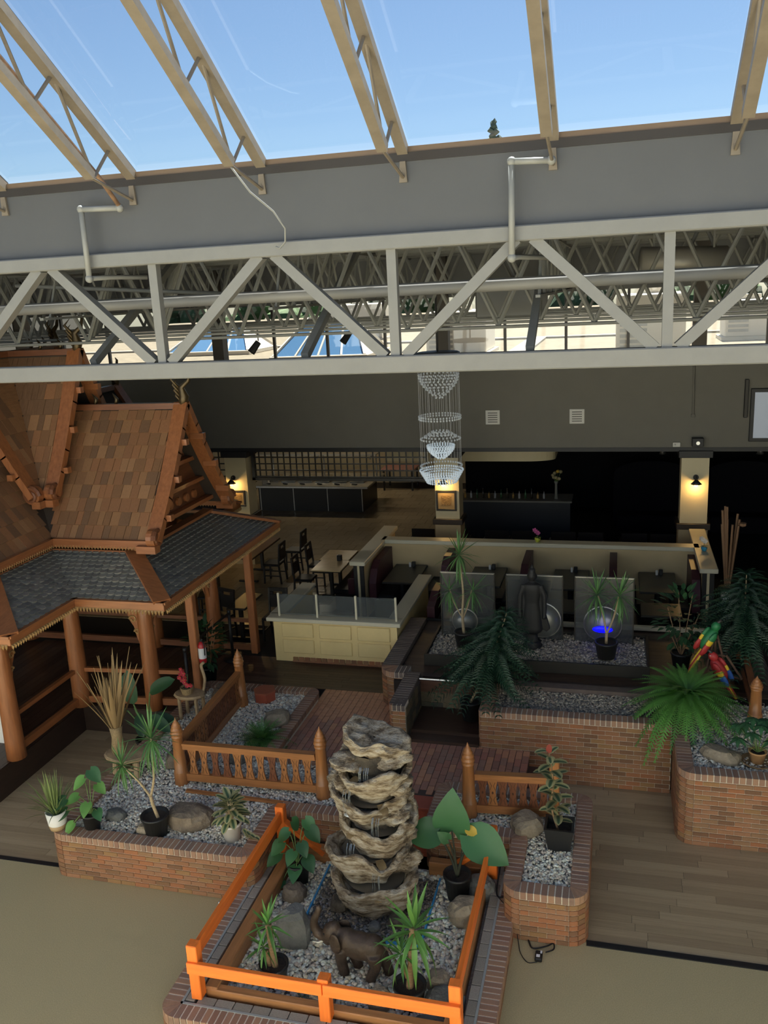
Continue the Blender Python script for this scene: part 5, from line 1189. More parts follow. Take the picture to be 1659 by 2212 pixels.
# --- ferns
def frondmesh(name, mat, n=22, w_=.17, droop=.5):
    V, F = [], []
    def cp(t): return Vector((0,t*(1-.15*droop*t),.25*t-droop*t*t*1.0))
    for i in range(n):
        t = .06+.94*i/n; p = cp(t); d = (cp(t+.02)-p).normalized(); L = w_*(sin(pi*min(1,t**.7*.93+.05)))**.8
        for s in (-1,1):
            k = len(V); x = Vector((s,0,0)); wv = d*.0145
            V += [p-wv, p+wv, p+x*L*.6+d*.03+wv*.8+Vector((0,0,-.01)), p+x*L+d*.035+Vector((0,0,-.02)), p+x*L*.6+d*.03-wv*.8+Vector((0,0,-.01))]; F.append((k,k+1,k+2,k+3,k+4) if s > 0 else (k+4,k+3,k+2,k+1,k))
    k = len(V)
    for i in range(7):
        p = cp(i/6); V += [p+Vector((-.006,0,.003)),p+Vector((.006,0,.003))]
    for i in range(6): F.append((k+2*i,k+2*i+1,k+2*i+3,k+2*i+2))
    return MB().add(V,F).mesh(name, mat)
me_fr = [frondmesh('frond', g_fern, 30, .12, d_) for d_ in (.7,.9,1.05)]
me_fs = [frondmesh('frond', g_bright, 16, .17, d_) for d_ in (.3,.55,.8)]
def fern(label, c, n, L, ms, rg_, sq=1):
    t = thing('fern', label, 'fern', c)
    for i in range(n):
        f = i/n; a = i*2.4; e_ = R(66-62*f); d = Vector((cos(a)*cos(e_),sin(a)*cos(e_)*sq,sin(e_))); s = L*rg_.uniform(.85,1.1)*(.65+.4*f)
        inst('frond', ms[min(2,int(f*3))], t, c, qdir(d), (s,s,s))
    MB().lathe([(.06,-.02),(.05,.06),(.02,.1)],c,10).build('crown', m_stemd, t); return t
fern('bright green fern growing in the gravel behind the balustrade', (-5.22,11.2,.57), 60, .55, me_fs, rp)
fern('big drooping Boston fern spilling over the right planter wall', (1.02,12.15,1.3), 110, .9, me_fr, rp)
# --- Norfolk pines
def boughmesh(name, n=15):
    V, F = [], []
    def cp(t): return Vector((0,t,.22*t-.75*t*t))
    for i in range(n):
        t = .08+.92*i/n; p = cp(t); d = (cp(t+.02)-p).normalized(); L = .30*(1-t*.66)*min(1,t*4+.3)
        for s in (-1,1):
            sd = (Vector((s,0,0))+d*.75).normalized(); nr = sd.cross(d).normalized()*s
            for (tw,dr) in ((0,-.25),(.6,.0)):
                k = len(V); e_ = p+sd*L+Vector((0,0,dr*L)); wv = Vector((0,0,1))*.011 if tw else d*.013
                m_ = p.lerp(e_,.5)+Vector((0,0,.03)); V += [p-wv*.5,p+wv*.5,m_+wv,e_,m_-wv]; F.append((k,k+1,k+2,k+3,k+4))
    return MB().add(V,F).mesh(name, g_pine)
me_bo = boughmesh('bough')
def norfolk(label, c, zb, zt, L, lean, potc, rg_, whorls=14):
    t = thing('norfolk_pine', label, 'tree', potc)
    pot(t,potc,.16,.125,.32,m_pot)
    top = Vector((c[0],c[1],zt)); base = Vector((potc[0],potc[1],potc[2]+.28))
    path = lambda f: base.lerp(top,f)+Vector((lean*sin(pi*f),0,0))
    MB().tube([path(i/8) for i in range(9)],[.022-.0018*i for i in range(9)],7).build('trunk', m_bark, t, True)
    f0 = (zb-base.z)/(zt-base.z)
    for w_ in range(whorls):
        f = f0+(1-f0)*w_/(whorls-1); l_ = L*(1.0-.72*(w_/(whorls-1))**1.3); nb = 10 if w_ < whorls-3 else 7
        for k in range(nb):
            a = 2*pi*k/nb+w_*.5+rg_.uniform(-.15,.15); e_ = R(10+25*w_/whorls); d = Vector((cos(a)*cos(e_),sin(a)*cos(e_),sin(e_))); s = l_*rg_.uniform(.85,1.1)
            inst('bough', me_bo, t, path(f), qdir(d), (s,s,s))
norfolk('dark Norfolk pine leaning from its black pot in the alcove', (-1.58,12.38,0), 1.3, 2.40, .82, .04, (-2.16,12.35,.62), rp)
norfolk('broad dark Norfolk pine behind the parrots at right', (1.95,13.75,0), 1.55, 2.68, .85, 0, (1.95,13.75,.95), rp)
# --- bird of paradise
me_bp = leafmesh('leaf', g_dark, 1, .46, prof_oval, .22, .3, 8)
t = thing('bird_of_paradise', 'bird of paradise plant with big paddle leaves beside the pavilion', 'plant', (-7.25,11.3,0))
pot(t,(-7.25,11.3,0.0),.2,.15,.4,m_pot)
for (c,d,up,s) in (((-7.28,11.05,1.1),(-.1,-.1,1),(.2,-1,.2),.55),((-7.0,11.1,1.3),(.75,-.1,.55),(-.3,-.8,.6),.5),((-7.3,11.2,.88),(.3,-.5,-.45),(0,-.6,.8),.4),((-7.1,11.2,.85),(.8,-.3,-.3),(0,-.6,.8),.42),((-7.5,11.2,.9),(-.85,-.3,-.1),(0,-.6,.8),.4),((-7.15,11.4,.75),(.7,.1,-.2),(0,-.6,.8),.36)):
    inst('leaf', me_bp, t, c, qdir(d,up), (s,s,s)); MB().tube(crv([(-7.25,11.3,.36),Vector((-7.25,11.3,.36)).lerp(Vector(c),.5)+Vector((0,0,.05)),c],4),.012,6).build('petiole', m_stemg, t, True)
# --- dried grasses in wicker vase on log stool
t = thing('log_stool', 'rustic log slab stool in the planter under the wicker vase', 'stool', (-6.78,10.0,.57)); mlog = M('rough_log', (.42,.30,.17), .8, var=.3, scale=8, bump=.4)
mb = MB().lathe([(.2,0),(.26,.03),(.27,.06),(.25,.075)],(-6.8,10.0,.82),16,1.25,.9); mb.v = [(x+.03*nz3((x,y,z),6),y+.03*nz3((x,y,z),6,4),z) for x,y,z in mb.v]; mb.build('seat', mlog, t)
for x,y in ((-6.95,9.88),(-6.62,9.9),(-6.8,10.16)): MB().tube([(x,y,.56),(x+.02,y,.83)],[.045,.04],8).build('leg', mlog, t)
MB().tube([(-6.95,9.88,.68),(-6.62,9.9,.7)],.02,6).build('stretcher', mlog, t)
t = thing('wicker_vase', 'tall woven wicker vase full of dried grass stalks', 'vase', (-6.93,10.0,.895))
MB().lathe([(.085,0),(.1,.06),(.075,.26),(.095,.42),(.085,.42),(.06,.3)],(-6.93,10.0,.895),18).build('vase', m_wick, t, True)
me_ds = [MB().tube([(0,0,0),(.01,.5,.02),(0,1,-.02)],[.011,.009,.003],5).mesh('stalk', g_dry), leafmesh('stalk', g_dry, 1, .06, prof_lance, .08, .3, 6)]
for i in range(42):
    a = i*2.4; e_ = R(88-24*(i/42)); d = Vector((cos(a)*cos(e_),sin(a)*cos(e_),sin(e_))); s = rp.uniform(.75,1.3)
    inst('stalk', me_ds[i % 2], t, (-6.93+cos(a)*.03,10.0+sin(a)*.03,1.18), qdir(d), (s*1.1,s,s))
# --- red flowers on rustic chair
t = thing('rustic_chair', 'rustic branch chair standing in gravel behind the balustrade', 'chair', (-6.68,11.75,.57))
mb = MB().lathe([(.2,0),(.23,.03),(.21,.06)],(-6.68,11.75,.95),14,1.2,.85); mb.build('seat', mlog, t)
for x,y in ((-6.82,11.64),(-6.52,11.64),(-6.82,11.88),(-6.52,11.88)): MB().tube([(x,y,.56),(x,y,.97)],.03,7).build('leg', mlog, t)
MB().tube(crv([(-6.5,11.88,.98),(-6.46,11.9,1.2),(-6.5,11.9,1.42),(-6.44,11.88,1.5)],4),.025,7).build('back_branch', mlog, t, True)
t = thing('flower_basket', 'wicker basket of red flowers on the rustic chair', 'potted plant', (-6.7,11.72,1.01))
MB().lathe([(.08,0),(.115,.12),(.1,.12),(.07,.02)],(-6.7,11.72,1.01),16).build('basket', m_wick, t)
for i in range(3): MB().tube([(-6.7,11.72,1.06),(-6.72+i*.03,11.72,1.35)],.005,5).build('stem', m_stemg, t)
m_fl = leafmat('red_petal', (.55,.03,.06))
me_pt = leafmesh('petal', m_fl, 1, .8, prof_oval, .2, .2, 4)
for i in range(13):
    c = Vector((-6.74+rp.uniform(-.05,.05)+(.08 if i < 4 else 0),11.68+rp.uniform(-.04,.04),1.15+.32*i/13))
    f_ = MB().ell(c,(.012,.012,.012),6,4).build('flower', g_yel, t)
    for k in range(5): a = k*1.256; inst('petal', me_pt, f_, c, qdir((cos(a),-.5,sin(a)),(0,-1,.3)), (.045,.045,.045))
for i in range(6): a = i*1.05; inst('leaf', me_va, t, (-6.7,11.72,1.1), qdir((cos(a),sin(a),.3)), (.1,.1,.1))
# --- leafy shrubs made of many small leaves
me_sm = leafmesh('leaf', g_dark, 1, .5, prof_lance, .2, .2, 4)
def shrub(name, label, c, rx, rz_, n, s, meshes, rg_, potted=None, cat='shrub'):
    t = thing(name, label, cat, (c[0],c[1],potted[2] if potted else c[2]-rz_))
    if potted: pot(t,potted,.16,.12,.28,potted[3] if len(potted) > 3 else m_pot) if len(potted) == 3 else None
    zb = potted[2]+.2 if potted else c[2]-rz_
    for k in range(7):
        a = k*.9; e_ = (c[0]+cos(a)*rx*.6,c[1]+sin(a)*rx*.6,c[2]+rz_*(.2+.6*sin(k))); MB().tube([(c[0],c[1],zb),e_],.008,5).build('branch', m_bark2, t)
    for i in range(n):
        u = rg_.uniform(-1,1); a = i*2.4; r_ = math.sqrt(1-u*u); q = rg_.uniform(.55,1)
        p = Vector((c[0]+cos(a)*r_*rx*q,c[1]+sin(a)*r_*rx*q,c[2]+u*rz_*q)); d = Vector((cos(a)*r_,sin(a)*r_,u*.5+.1))
        inst('leaf', meshes[i % len(meshes)], t, p, qdir(d), (s,s*rg_.uniform(.8,1.2),s))
    return t
shrub('fake_tree', 'bushy dark green artificial tree behind the square pavilion post', (-7.12,13.3,1.2), .3, .5, 150, .16, [me_sm], rp, (-7.12,13.3,UZ))
me_sh2 = leafmesh('leaf', g_mid, 1, .4, prof_lance, .25, .2, 4)
t = thing('potted_schefflera', 'glossy umbrella plant in a terracotta pot with saucer on the right planter', 'potted plant', (1.83,11.1,.97))
pot(t,(1.83,11.1,.985),.105,.08,.16,M('terracotta', (.48,.27,.12), .7)); MB().lathe([(.17,0),(.21,.04),(.2,.045),(.16,.012),(.01,.012)],(1.83,11.1,.965),24,caps=False).build('saucer', M('saucer_brown', (.30,.19,.09), .6), t, True)
for k in range(15):
    a = k*2.4; e_ = R(80-60*k/15); p = Vector((1.83,11.1,1.14))+Vector((cos(a)*cos(e_)*.36,sin(a)*cos(e_)*.36,sin(e_)*.42+.02)); MB().tube([(1.83,11.1,1.12),p],.005,5).build('petiole', m_stemg, t)
    for j in range(7): b = j*.9; inst('leaf', me_sh2, t, p, qdir((cos(b),sin(b),-.25)), (.15,.15,.15))
shrub('ficus_shrub', 'dark glossy-leaved shrub between right booth and Norfolk pine', (1.05,13.9,1.85), .42, .5, 160, .15, [me_sm], rp, (1.05,13.9,1.0))
# --- bamboo poles, right
t = thing('bamboo_bundle', 'bundle of dried bamboo poles standing in a tall vase at right', 'dried plant', (2.1,17.2,UZ))
MB().lathe([(.14,0),(.2,.3),(.15,.75),(.17,.8)],(2.1,17.2,UZ),16).build('vase', m_stemd, t, True)
mbm = M('dry_bamboo', (.22,.12,.06), .7)
for i in range(12):
    a = i*2.4; r_ = .25*(i/12); MB().tube([(2.1,17.2,.9),(2.05+cos(a)*r_+.02*i-.1,17.2+sin(a)*r_*.5,2.55+.45*((i*7) % 5)/5)],.022,6).build('pole', mbm, t)
MB().lathe([(.01,0),(.07,.03),(.07,.08)],(2.32,17.2,2.5),8).build('seed_head', mbm, t)

# ================================================================ DECK FEATURES
m_tray = M('dark_tray', (.03,.027,.022), .5, .3)
ty = thing('tray_planter', 'long low dark metal tray planter on the deck', 'planter', (-1.3,14,1.0))
MB().bbox(-3.12,13.38,1.0,.55,13.42,1.2,.005).build('front_side', m_tray, ty); MB().bbox(-3.12,14.7,1.0,.55,14.74,1.2,.005).build('back_side', m_tray, ty)
MB().bbox(-3.12,13.42,1.0,-3.08,14.7,1.2,.005).build('end_side', m_tray, ty); MB().bbox(.51,13.42,1.0,.55,14.7,1.2,.005).build('end_side', m_tray, ty)
MB().box(-3.08,13.42,1.0,.51,14.7,1.13).build('fill', MATS['gravel_base'], ty)
gravel('gravel', 'tan gravel filling the tray planter on the deck', [(-3.07,13.43,.5,14.69)], 1.155, 1100, .023, TAN)
m_pglass = glassmat('panel_glass', (.55,.57,.58), refl=.25, opac=.07, rough=.2)
m_bowl = glassmat('bowl_glass', (.75,.70,.60), refl=.25, opac=.16, rough=.3)
for k,(x0,x1,bx,bz,br) in enumerate(((-2.99,-2.05,-2.58,1.44,.22),(-1.83,-.88,-1.22,1.52,.31),(-.66,.295,-.2,1.5,.31))):
    t = thing('glass_water_panel', ['etched glass water panel behind the tall slim dracaena','etched glass water panel behind the Buddha statue','etched glass water panel with glowing blue light'][k], 'water feature', ((x0+x1)/2,14.42,1.15), 'glass water panels on the deck')
    MB().box(x0,14.40,1.14,x1,14.415,2.32).build('glass', m_pglass, t); MB().bbox(x0-.01,14.39,2.32,x1+.01,14.425,2.34,.003).build('top_edge', m_steel, t)
    MB().box(x0-.015,14.385,1.1,x0+.005,14.43,2.33).build('side_edge', m_tray, t); MB().box(x1-.005,14.385,1.1,x1+.015,14.43,2.33).build('side_edge', m_tray, t); MB().box(x0,14.37,1.1,x1,14.445,1.15).build('base_rail', m_tray, t)
    b = MB(); prof = [(br,0),(br*.97,-.05),(br*.8,-.12),(br*.5,-.16),(.01,-.17)]
    V = [(bx+r_*cos(2*pi*j/28),14.40+z,bz+r_*sin(2*pi*j/28)) for r_,z in prof for j in range(28)]
    b.add(V,[(i*28+j,(i+1)*28+j,(i+1)*28+(j+1)%28,i*28+(j+1)%28) for i in range(4) for j in range(28)]); bo = b.build('round_bowl', m_bowl if k else m_bowl, t, True)
    MB().tube([(bx+(br+.005)*cos(2*pi*j/28),14.395,bz+(br+.005)*sin(2*pi*j/28)) for j in range(29)],.012,6,False).build('bowl_rim', m_steel, bo, True)
    if k == 2:
        MB().ell((bx-.0,14.22,bz-.03),(.17,.02,.06),14,8).build('blue_lamp', M('blue_led', (0,0,.8), .4, emit=((.003,.003,1.0),1.6)), t, True)
        L = bpy.data.lights.new('blue_glow','POINT'); L.energy = .5; L.color = (.05,.08,1); L.shadow_soft_size = .08; lo_ = bpy.data.objects.new('blue_glow',L); COL.objects.link(lo_); lo_.location = (bx,14.1,bz)
# Buddha
t = local('buddha_statue', 'dark standing Buddha statue before the centre glass panel', 'statue', (-1.36,14.08,1.16))
MB().lathe([(.16,0),(.17,.03),(.13,.07),(.15,.1)],(0,0,0),18).build('base', M('dark_stone', (.014,.014,.0145), .6, var=.3, scale=9), t, True)
mb = MB(); Z = .08
mb.lathe([(.10,0),(.09,.12),(.085,.15),(.16,.2),(.175,.25),(.15,.5),(.12,.72),(.14,.85),(.155,.98),(.14,1.05),(.055,1.09),(.05,1.13)],(0,0,Z),20,1,.62)
mb.tube([(.14,0,Z+1.03),(.20,-.01,Z+.85),(.21,-.02,Z+.62),(.2,-.05,Z+.45)],[.05,.045,.04,.03],8).tube([(-.14,0,Z+1.03),(-.2,-.01,Z+.85),(-.21,-.02,Z+.62),(-.2,-.05,Z+.45)],[.05,.045,.04,.03],8)
for s in (-1,1): mb.prism([(s*.12,Z+.95),(s*.3,Z+.26),(s*.24,Z+.2),(s*.1,Z+.3)],'y',-.02,.03)
mb.ell((0,-.01,Z+1.2),(.075,.08,.10)).ell((0,0,Z+1.29),(.06,.065,.05)).ell((0,0,Z+1.345),(.03,.03,.035)).tube([(0,0,Z+1.34),(0,0,Z+1.44)],[.02,.004],6).ell((0,-.085,Z+1.19),(.012,.016,.022)).ell((.075,0,Z+1.18),(.012,.02,.045)).ell((-.075,0,Z+1.18),(.012,.02,.045))
statue('figure', mb, MATS['dark_stone'], t, .012, smooth=4)
for s in (-1,1): MB().ell((s*.03,-.085,Z+1.22),(.014,.006,.005),8,5).build('eye', m_black, t)
MB().ell((0,-.082,Z+1.15),(.022,.006,.006),8,5).build('mouth', m_black, t)
# parrots on branch stand
t = thing('branch_stand', 'rustic A-frame branch stand holding the parrots', 'perch', (1.55,13.1,.96)); msk = M('branch_brown', (.12,.065,.04), .8)
for a,b in (((1.47,13.1,2.0),(1.28,13.0,.96)),((1.47,13.1,2.0),(1.75,13.0,.96)),((1.47,13.1,2.0),(1.5,13.3,.96)),((1.33,13.02,1.3),(1.68,13.02,1.3)),((1.38,13.04,1.62),(1.62,13.04,1.62)),((1.62,13.0,1.65),(1.85,12.95,1.3)),((1.85,12.95,1.3),(1.55,13,1.35))): MB().tube([a,b],.018,6).build('branch', msk, t)
def parrot(label, c, d, cols, tail):
    t = thing('parrot_figure', label, 'figurine', c); C_ = Vector(c); d = Vector(d).normalized(); up = Vector((0,-.4,1))
    x = d.cross(up).normalized(); up = x.cross(d)
    Mx = Matrix((x,d,up)).transposed()*1.2                       # local y = towards head
    Q = lambda p: C_+Mx @ Vector(p)
    def E(name, c0, r_, m_): return MB().ell(Q(c0), r_, 12, 8, Mx).build(name, m_, t, True)
    E('body',(0,0,0),(.075,.17,.08),cols[0]); E('head',(0,.19,.03),(.055,.065,.06),cols[1]); E('face',(0,.215,.03),(.05,.03,.035),cols[5])
    MB().tube([Q((0,.24,.04)),Q((0,.285,.02)),Q((0,.275,-.03))],[.025,.018,.004],8).build('beak', M('beak_dark', (.05,.045,.04), .4), t, True)
    for s in (-1,1):
        for k,(y0,L,cc) in enumerate(((.09,.16,cols[0]),(.03,.17,cols[2]),(-.06,.2,cols[3]))):
            w_ = MB().ell(Q((s*.065,y0-.05,.035)),(.03,L*.6,.05),10,7,Mx).build('wing', cc, t, True)
    for k in range(3): MB().ell(Q(((k-1)*.022,-.25-.06*k,-.02)),(.018,.2,.012),8,6,Mx).build('tail_feather', tail[k], t, True)
    for s in (-1,1): MB().tube([Q((s*.03,.0,-.07)),Q((s*.03,.02,-.12))],.012,6).build('foot', MATS['beak_dark'], t)
cR,cY,cB,cG,cK,cW = [M('parrot_'+n_, c_, .5) for n_,c_ in (('red',(.42,.03,.03)),('yellow',(.75,.5,.03)),('blue',(.03,.12,.42)),('green',(.02,.18,.06)),('dark',(.03,.04,.03)),('white',(.7,.66,.58)))]
parrot('green and yellow parrot figure perched higher', (1.37,13.0,1.9), (.45,0,.8), (cG,cG,cY,cR,cK,cK), (cY,cR,cY))
parrot('scarlet macaw figure with blue and yellow wings perched lower', (1.52,12.9,1.46), (-.45,0,.75), (cR,cR,cY,cB,cK,cW), (cR,cY,cR))
t = thing('handrail', 'reddish wooden handrail with turned post beside the Boston fern', 'railing', (1.96,12.3,.95))
bpost(t,1.96,12.3,.94,.72); MB().bar((1.95,12.36,1.35),(1.93,13.9,1.62),.09,.05).build('rail', m_teakd['y'], t); MB().bar((1.95,12.36,1.05),(1.93,13.9,1.2),.05,.05).build('lower_rail', m_teakd['y'], t); MB().bbox(1.88,13.85,.95,1.98,13.95,1.68,.01).build('end_post', m_teakd['z'], t)

# ================================================================ RESTAURANT
m_blk = M('black_wood', (.014,.013,.013), .4); m_seat = M('black_vinyl', (.009,.009,.011), .4); m_burg = M('burgundy_vinyl', (.06,.018,.026), .4, var=.15, scale=4); m_ttop = M('tan_tabletop', (.72,.53,.27), .22, var=.12, scale=4); m_dtop = M('dark_tabletop', (.035,.035,.03), .35)
def make_chair():
    t = local('dining_chair', 'x', 'chair', (0,0,0), group='black dining chairs')
    MB().bbox(-.21,-.21,.44,.21,.21,.5,.015).build('seat', m_seat, t)
    MB().bar((0,-.2,.6),(0,-.25,.98),.42,.03,(0,1,0)) 
    b = MB().bbox(-.2,-.255,.58,.2,-.225,.86,.008).bbox(-.2,-.262,.92,.2,-.232,1.0,.008).bbox(-.2,-.26,.86,-.1,-.228,.92,.003).bbox(.1,-.26,.86,.2,-.228,.92,.003); b.build('backrest', m_blk, t)
    for sx in (-1,1):
        MB().bar((sx*.19,.18,.44),(sx*.19,.19,0),.035,.035).build('leg', m_blk, t); MB().bar((sx*.19,-.25,.99),(sx*.19,-.2,.44),.035,.035).bar((sx*.19,-.2,.46),(sx*.19,-.24,0),.035,.035).build('leg', m_blk, t)
        MB().bar((sx*.19,.18,.2),(sx*.19,-.2,.2),.02,.025).build('stretcher', m_blk, t)
    return t
ch0 = make_chair(); first = [True]
def chair(label, x, y, rz_):
    o = ch0 if first[0] else copy_tree(ch0); first[0] = False; o.location = (x,y,UZ); o.rotation_euler[2] = rz_; o['label'] = label
chair('black dining chair nearest the half wall at the tan table', -6.82,17.75,-pi/2); chair('black dining chair at the far side of the tan table by the booth wall', -6.85,18.75,-pi/2)
chair('black dining chair pushed to the brown table behind the pavilion eave', -8.0,18.75,pi/2); chair('farther black dining chair at the brown table behind the pavilion', -7.85,19.85,pi/2)
chair('black chair seen between pavilion post and half wall', -6.62,15.35,pi); chair('black chair behind the pavilion railing near the fire extinguisher', -7.75,15.2,pi*.9); chair('black chair deep behind the pavilion railing', -8.6,16.4,pi*.6)
def table(label, x0,y0,x1,y1,top,group=None,ped=2):
    t = thing('dining_table', label, 'table', ((x0+x1)/2,(y0+y1)/2,UZ), group)
    MB().bbox(x0,y0,1.19,x1,y1,1.225,.008).build('top', top, t); cx = (x0+x1)/2
    MB().box(x0-.004,y0-.004,1.185,x1+.004,y1+.004,1.2).build('edge_band', m_blk, t)
    for k in range(ped):
        y = y0+(y1-y0)*(.25+.5*k) if ped > 1 else (y0+y1)/2
        MB().bbox(cx-.04,y-.04,UZ,cx+.04,y+.04,1.19,.01).build('pedestal', m_blk, t); MB().bbox(cx-.25,y-.04,UZ,cx+.25,y+.04,UZ+.04,.01).build('foot', m_blk, t)
table('tan topped table beside the left end of the booth wall', -6.6,17.5,-5.9,18.28,m_ttop,ped=1); table('tan topped table pushed behind the first, nearer the tile floor', -6.66,18.29,-5.95,19.07,m_ttop,ped=1)
table('brown topped table partly hidden by the pavilion roof', -9.0,18.2,-8.3,20.0,M('brown_top',(.16,.08,.04),.4)); table('low grey table behind the pavilion rail', -7.5,15.0,-7.1,15.9,m_dtop)
ordn = ['first','second','third','fourth','fifth']
for k,x in enumerate((-4.42,-2.64,-.9,.82)):
    table('dark booth table below the tan wall, '+ordn[k]+' from the left', x-.36,16.9,x+.36,18.15,m_dtop,'booth tables')
    t = thing('condiment_set', 'salt shaker and napkin box on the %s booth table from the left' % ordn[k], 'condiments', (x+.02,18.0,1.225), 'condiment sets on the booth tables')
    MB().lathe([(.025,0),(.028,.08),(.02,.1)],(x,17.98,1.225),10).build('shaker', M('salt_white',(.7,.68,.62),.4), t); MB().bbox(x+.04,17.95,1.225,x+.12,18.03,1.34,.01).build('napkin_box', m_blk, t)
    if k: table('dark front-row booth table behind the glass panels, '+ordn[k-1]+' from the left', x-.36,15.62,x+.36,16.3,m_dtop,'front booth tables',1)
t = thing('condiment_set', 'salt shaker and napkin box on the tan table', 'condiments', (-6.2,18.3,1.225)); MB().lathe([(.025,0),(.028,.09),(.02,.11)],(-6.22,18.34,1.225),10).build('shaker', MATS['salt_white'], t); MB().bbox(-6.2,18.2,1.225,-6.1,18.3,1.36,.01).build('napkin_box', m_blk, t)
def bench(label, x, y0, y1, zt, sides):
    t = thing('booth_bench', label, 'bench', (x,(y0+y1)/2,UZ), 'burgundy booth benches')
    pr = [(y0,UZ+.4),(y0,UZ+.75),(y0+.18,zt-.12),(y0+.45,zt),(y1,zt),(y1,UZ+.4)]
    MB().prism(pr,'x',x-.075,x+.075).build('backrest', m_burg, t)
    for s in sides: MB().bbox(x+s*.08,y0+.05,UZ+.36,x+s*.46,y1,UZ+.47,.03).build('seat', m_seat, t); MB().box(min(x,x+s*.4),y0+.08,UZ,max(x,x+s*.4),y1,UZ+.36).build('base', m_blk, t)
for k,(x,s) in enumerate(((-4.95,(1,)),(-3.5,(-1,1)),(-1.8,(-1,1)),(-.05,(-1,1)),(1.5,(-1,)))): bench('burgundy backed booth bench against the tan wall, '+ordn[k]+' from the left', x,17.15 if k == 1 else 16.75,18.2,1.62,s)
for k,(x,s) in enumerate(((-3.45,(1,)),(-1.8,(-1,1)),(-.05,(-1,1)))): bench('burgundy front-row bench behind the deck ledge, '+ordn[k]+' from the left', x,15.55,16.5,1.4,s)
bench('dark bench beside the tan table', -5.5,17.0,18.9,1.3,(-1,))
# orchids on the walls
for k,(x,y,pm,fm,nm) in enumerate(((-1.64,18.3,M('lime_pot',(.45,.5,.06),.4),leafmat('pink_petal',(.55,.08,.28)),'pink orchid in a lime pot on the booth wall cap'),(1.72,17.95,M('blue_pot',(.03,.30,.5),.4),leafmat('white_petal',(.75,.72,.66)),'white orchid in a blue pot on the right wall cap'))):
    t = thing('potted_orchid', nm, 'potted plant', (x,y,bwz)); MB().lathe([(.04,0),(.065,.06),(.06,.1),(.05,.1),(.04,.04)],(x,y,bwz),14).build('pot', pm, t, True)
    MB().tube(crv([(x,y,bwz+.06),(x-.01,y,bwz+.18),(x-.05,y-.02,bwz+.27)],4),.005,5).build('stem', m_stemg, t); mp_ = leafmesh('petal', fm, 1,.8,prof_oval,.2,.2,4)
    for f_ in range(3):
        c = Vector((x-.06+.035*f_,y-.03,bwz+.27-.03*f_))
        for q in range(5): inst('petal', mp_, t, c, qdir((cos(q*1.256),-.3,sin(q*1.256)),(0,-1,.2)), (.055,.055,.055))
    for q in range(4): inst('leaf', me_sm, t, (x,y,bwz+.09), qdir((cos(q*1.57+.5),sin(q*1.57+.5),.2)), (.12,.12,.12))
# sconces and pictures
m_warm = M('warm_bulb', (1,.8,.45), .4, emit=((1,.55,.14),14))
for k,(x,z) in enumerate(((-9.44,2.66),(-3.99,2.70),(1.68,2.74))):
    t = thing('wall_sconce', ['lit wall sconce on the column behind the pavilion gable','lit wall sconce under the chandelier','lit wall sconce on the right cream column'][k], 'wall lamp', (x,BY,z), 'column sconces')
    MB().lathe([(.06,0),(.06,.02)],(0,0,0),14); MB().tube([(x,BY-.001,z+.12),(x,BY-.03,z+.12)],.06,14).build('wall_plate', m_black, t)
    MB().tube(crv([(x,BY-.03,z+.12),(x,BY-.1,z+.17),(x,BY-.16,z+.1)],4),.012,6).build('arm', m_black, t, True)
    MB().lathe([(.02,.1),(.05,.07),(.12,.0),(.115,-.005),(.045,.06),(.01,.08)],(x,BY-.16,z),18,caps=False).build('shade', m_black, t, True); MB().ell((x,BY-.16,z-.01),(.045,.045,.05),10,8).build('bulb', m_warm, t, True)
    L = bpy.data.lights.new('sconce_light','POINT'); L.energy = 9; L.color = (1,.62,.22); L.shadow_soft_size = .05; lo_ = bpy.data.objects.new('sconce_light',L); COL.objects.link(lo_); lo_.location = (x,BY-.17,z-.09)
m_art = rockmat('abstract_print', [(.05,.03,.02),(.30,.19,.08),(.10,.06,.03)], 9)
for k,(x,z,w_) in enumerate(((-9.36,2.24,.42),(-3.95,2.25,.5))):
    t = thing('framed_picture', ['dark framed picture on the column behind the pavilion','dark framed brown print on the column by the chandelier'][k], 'picture', (x,BY-.02,z)); h = w_/2
    for a in ((-h,-h,h,-h+.05),(-h,h-.05,h,h),(-h,-h+.05,-h+.05,h-.05),(h-.05,-h+.05,h,h-.05)): MB().bbox(x+a[0],BY-.035,z+a[1],x+a[2],BY-.003,z+a[3],.004).build('frame', m_blk, t)
    MB().box(x-h+.05,BY-.02,z-h+.05,x+h-.05,BY-.006,z+h-.05).build('mat', M('mat_tan',(.33,.23,.11),.8), t); MB().box(x-h*.5,BY-.024,z-h*.5,x+h*.5,BY-.02,z+h*.5).build('print', m_art, t)
# bulkhead fittings
for k,x in enumerate((-2.8,-.9)):
    t = thing('wall_vent', ['white louvred wall vent nearer the chandelier','white louvred wall vent nearer the right column'][k], 'vent', (x,BY,4.24), 'bulkhead vents'); m_vw = M('vent_white',(.62,.6,.55),.5); m_vd = M('vent_dark',(.10,.09,.08),.7)
    MB().bbox(x-.165,BY-.025,4.08,x+.165,BY,4.41,.006).build('plate', m_vw, t)
    for j in range(5): MB().box(x-.11,BY-.028,4.13+j*.052,x+.11,BY-.024,4.148+j*.052).build('slot', m_vd, t)
t = thing('wall_screen', 'large pale screen in a black frame at the right edge', 'screen', (3.6,BY,4.2)); MB().bbox(2.72,BY-.06,3.66,4.7,BY-.005,4.8,.01).build('frame', m_black, t); MB().box(2.8,BY-.065,3.74,4.62,BY-.06,4.72).build('display', M('screen_grey',(.35,.38,.44),.3,emit=((.3,.36,.46),.22)), t)
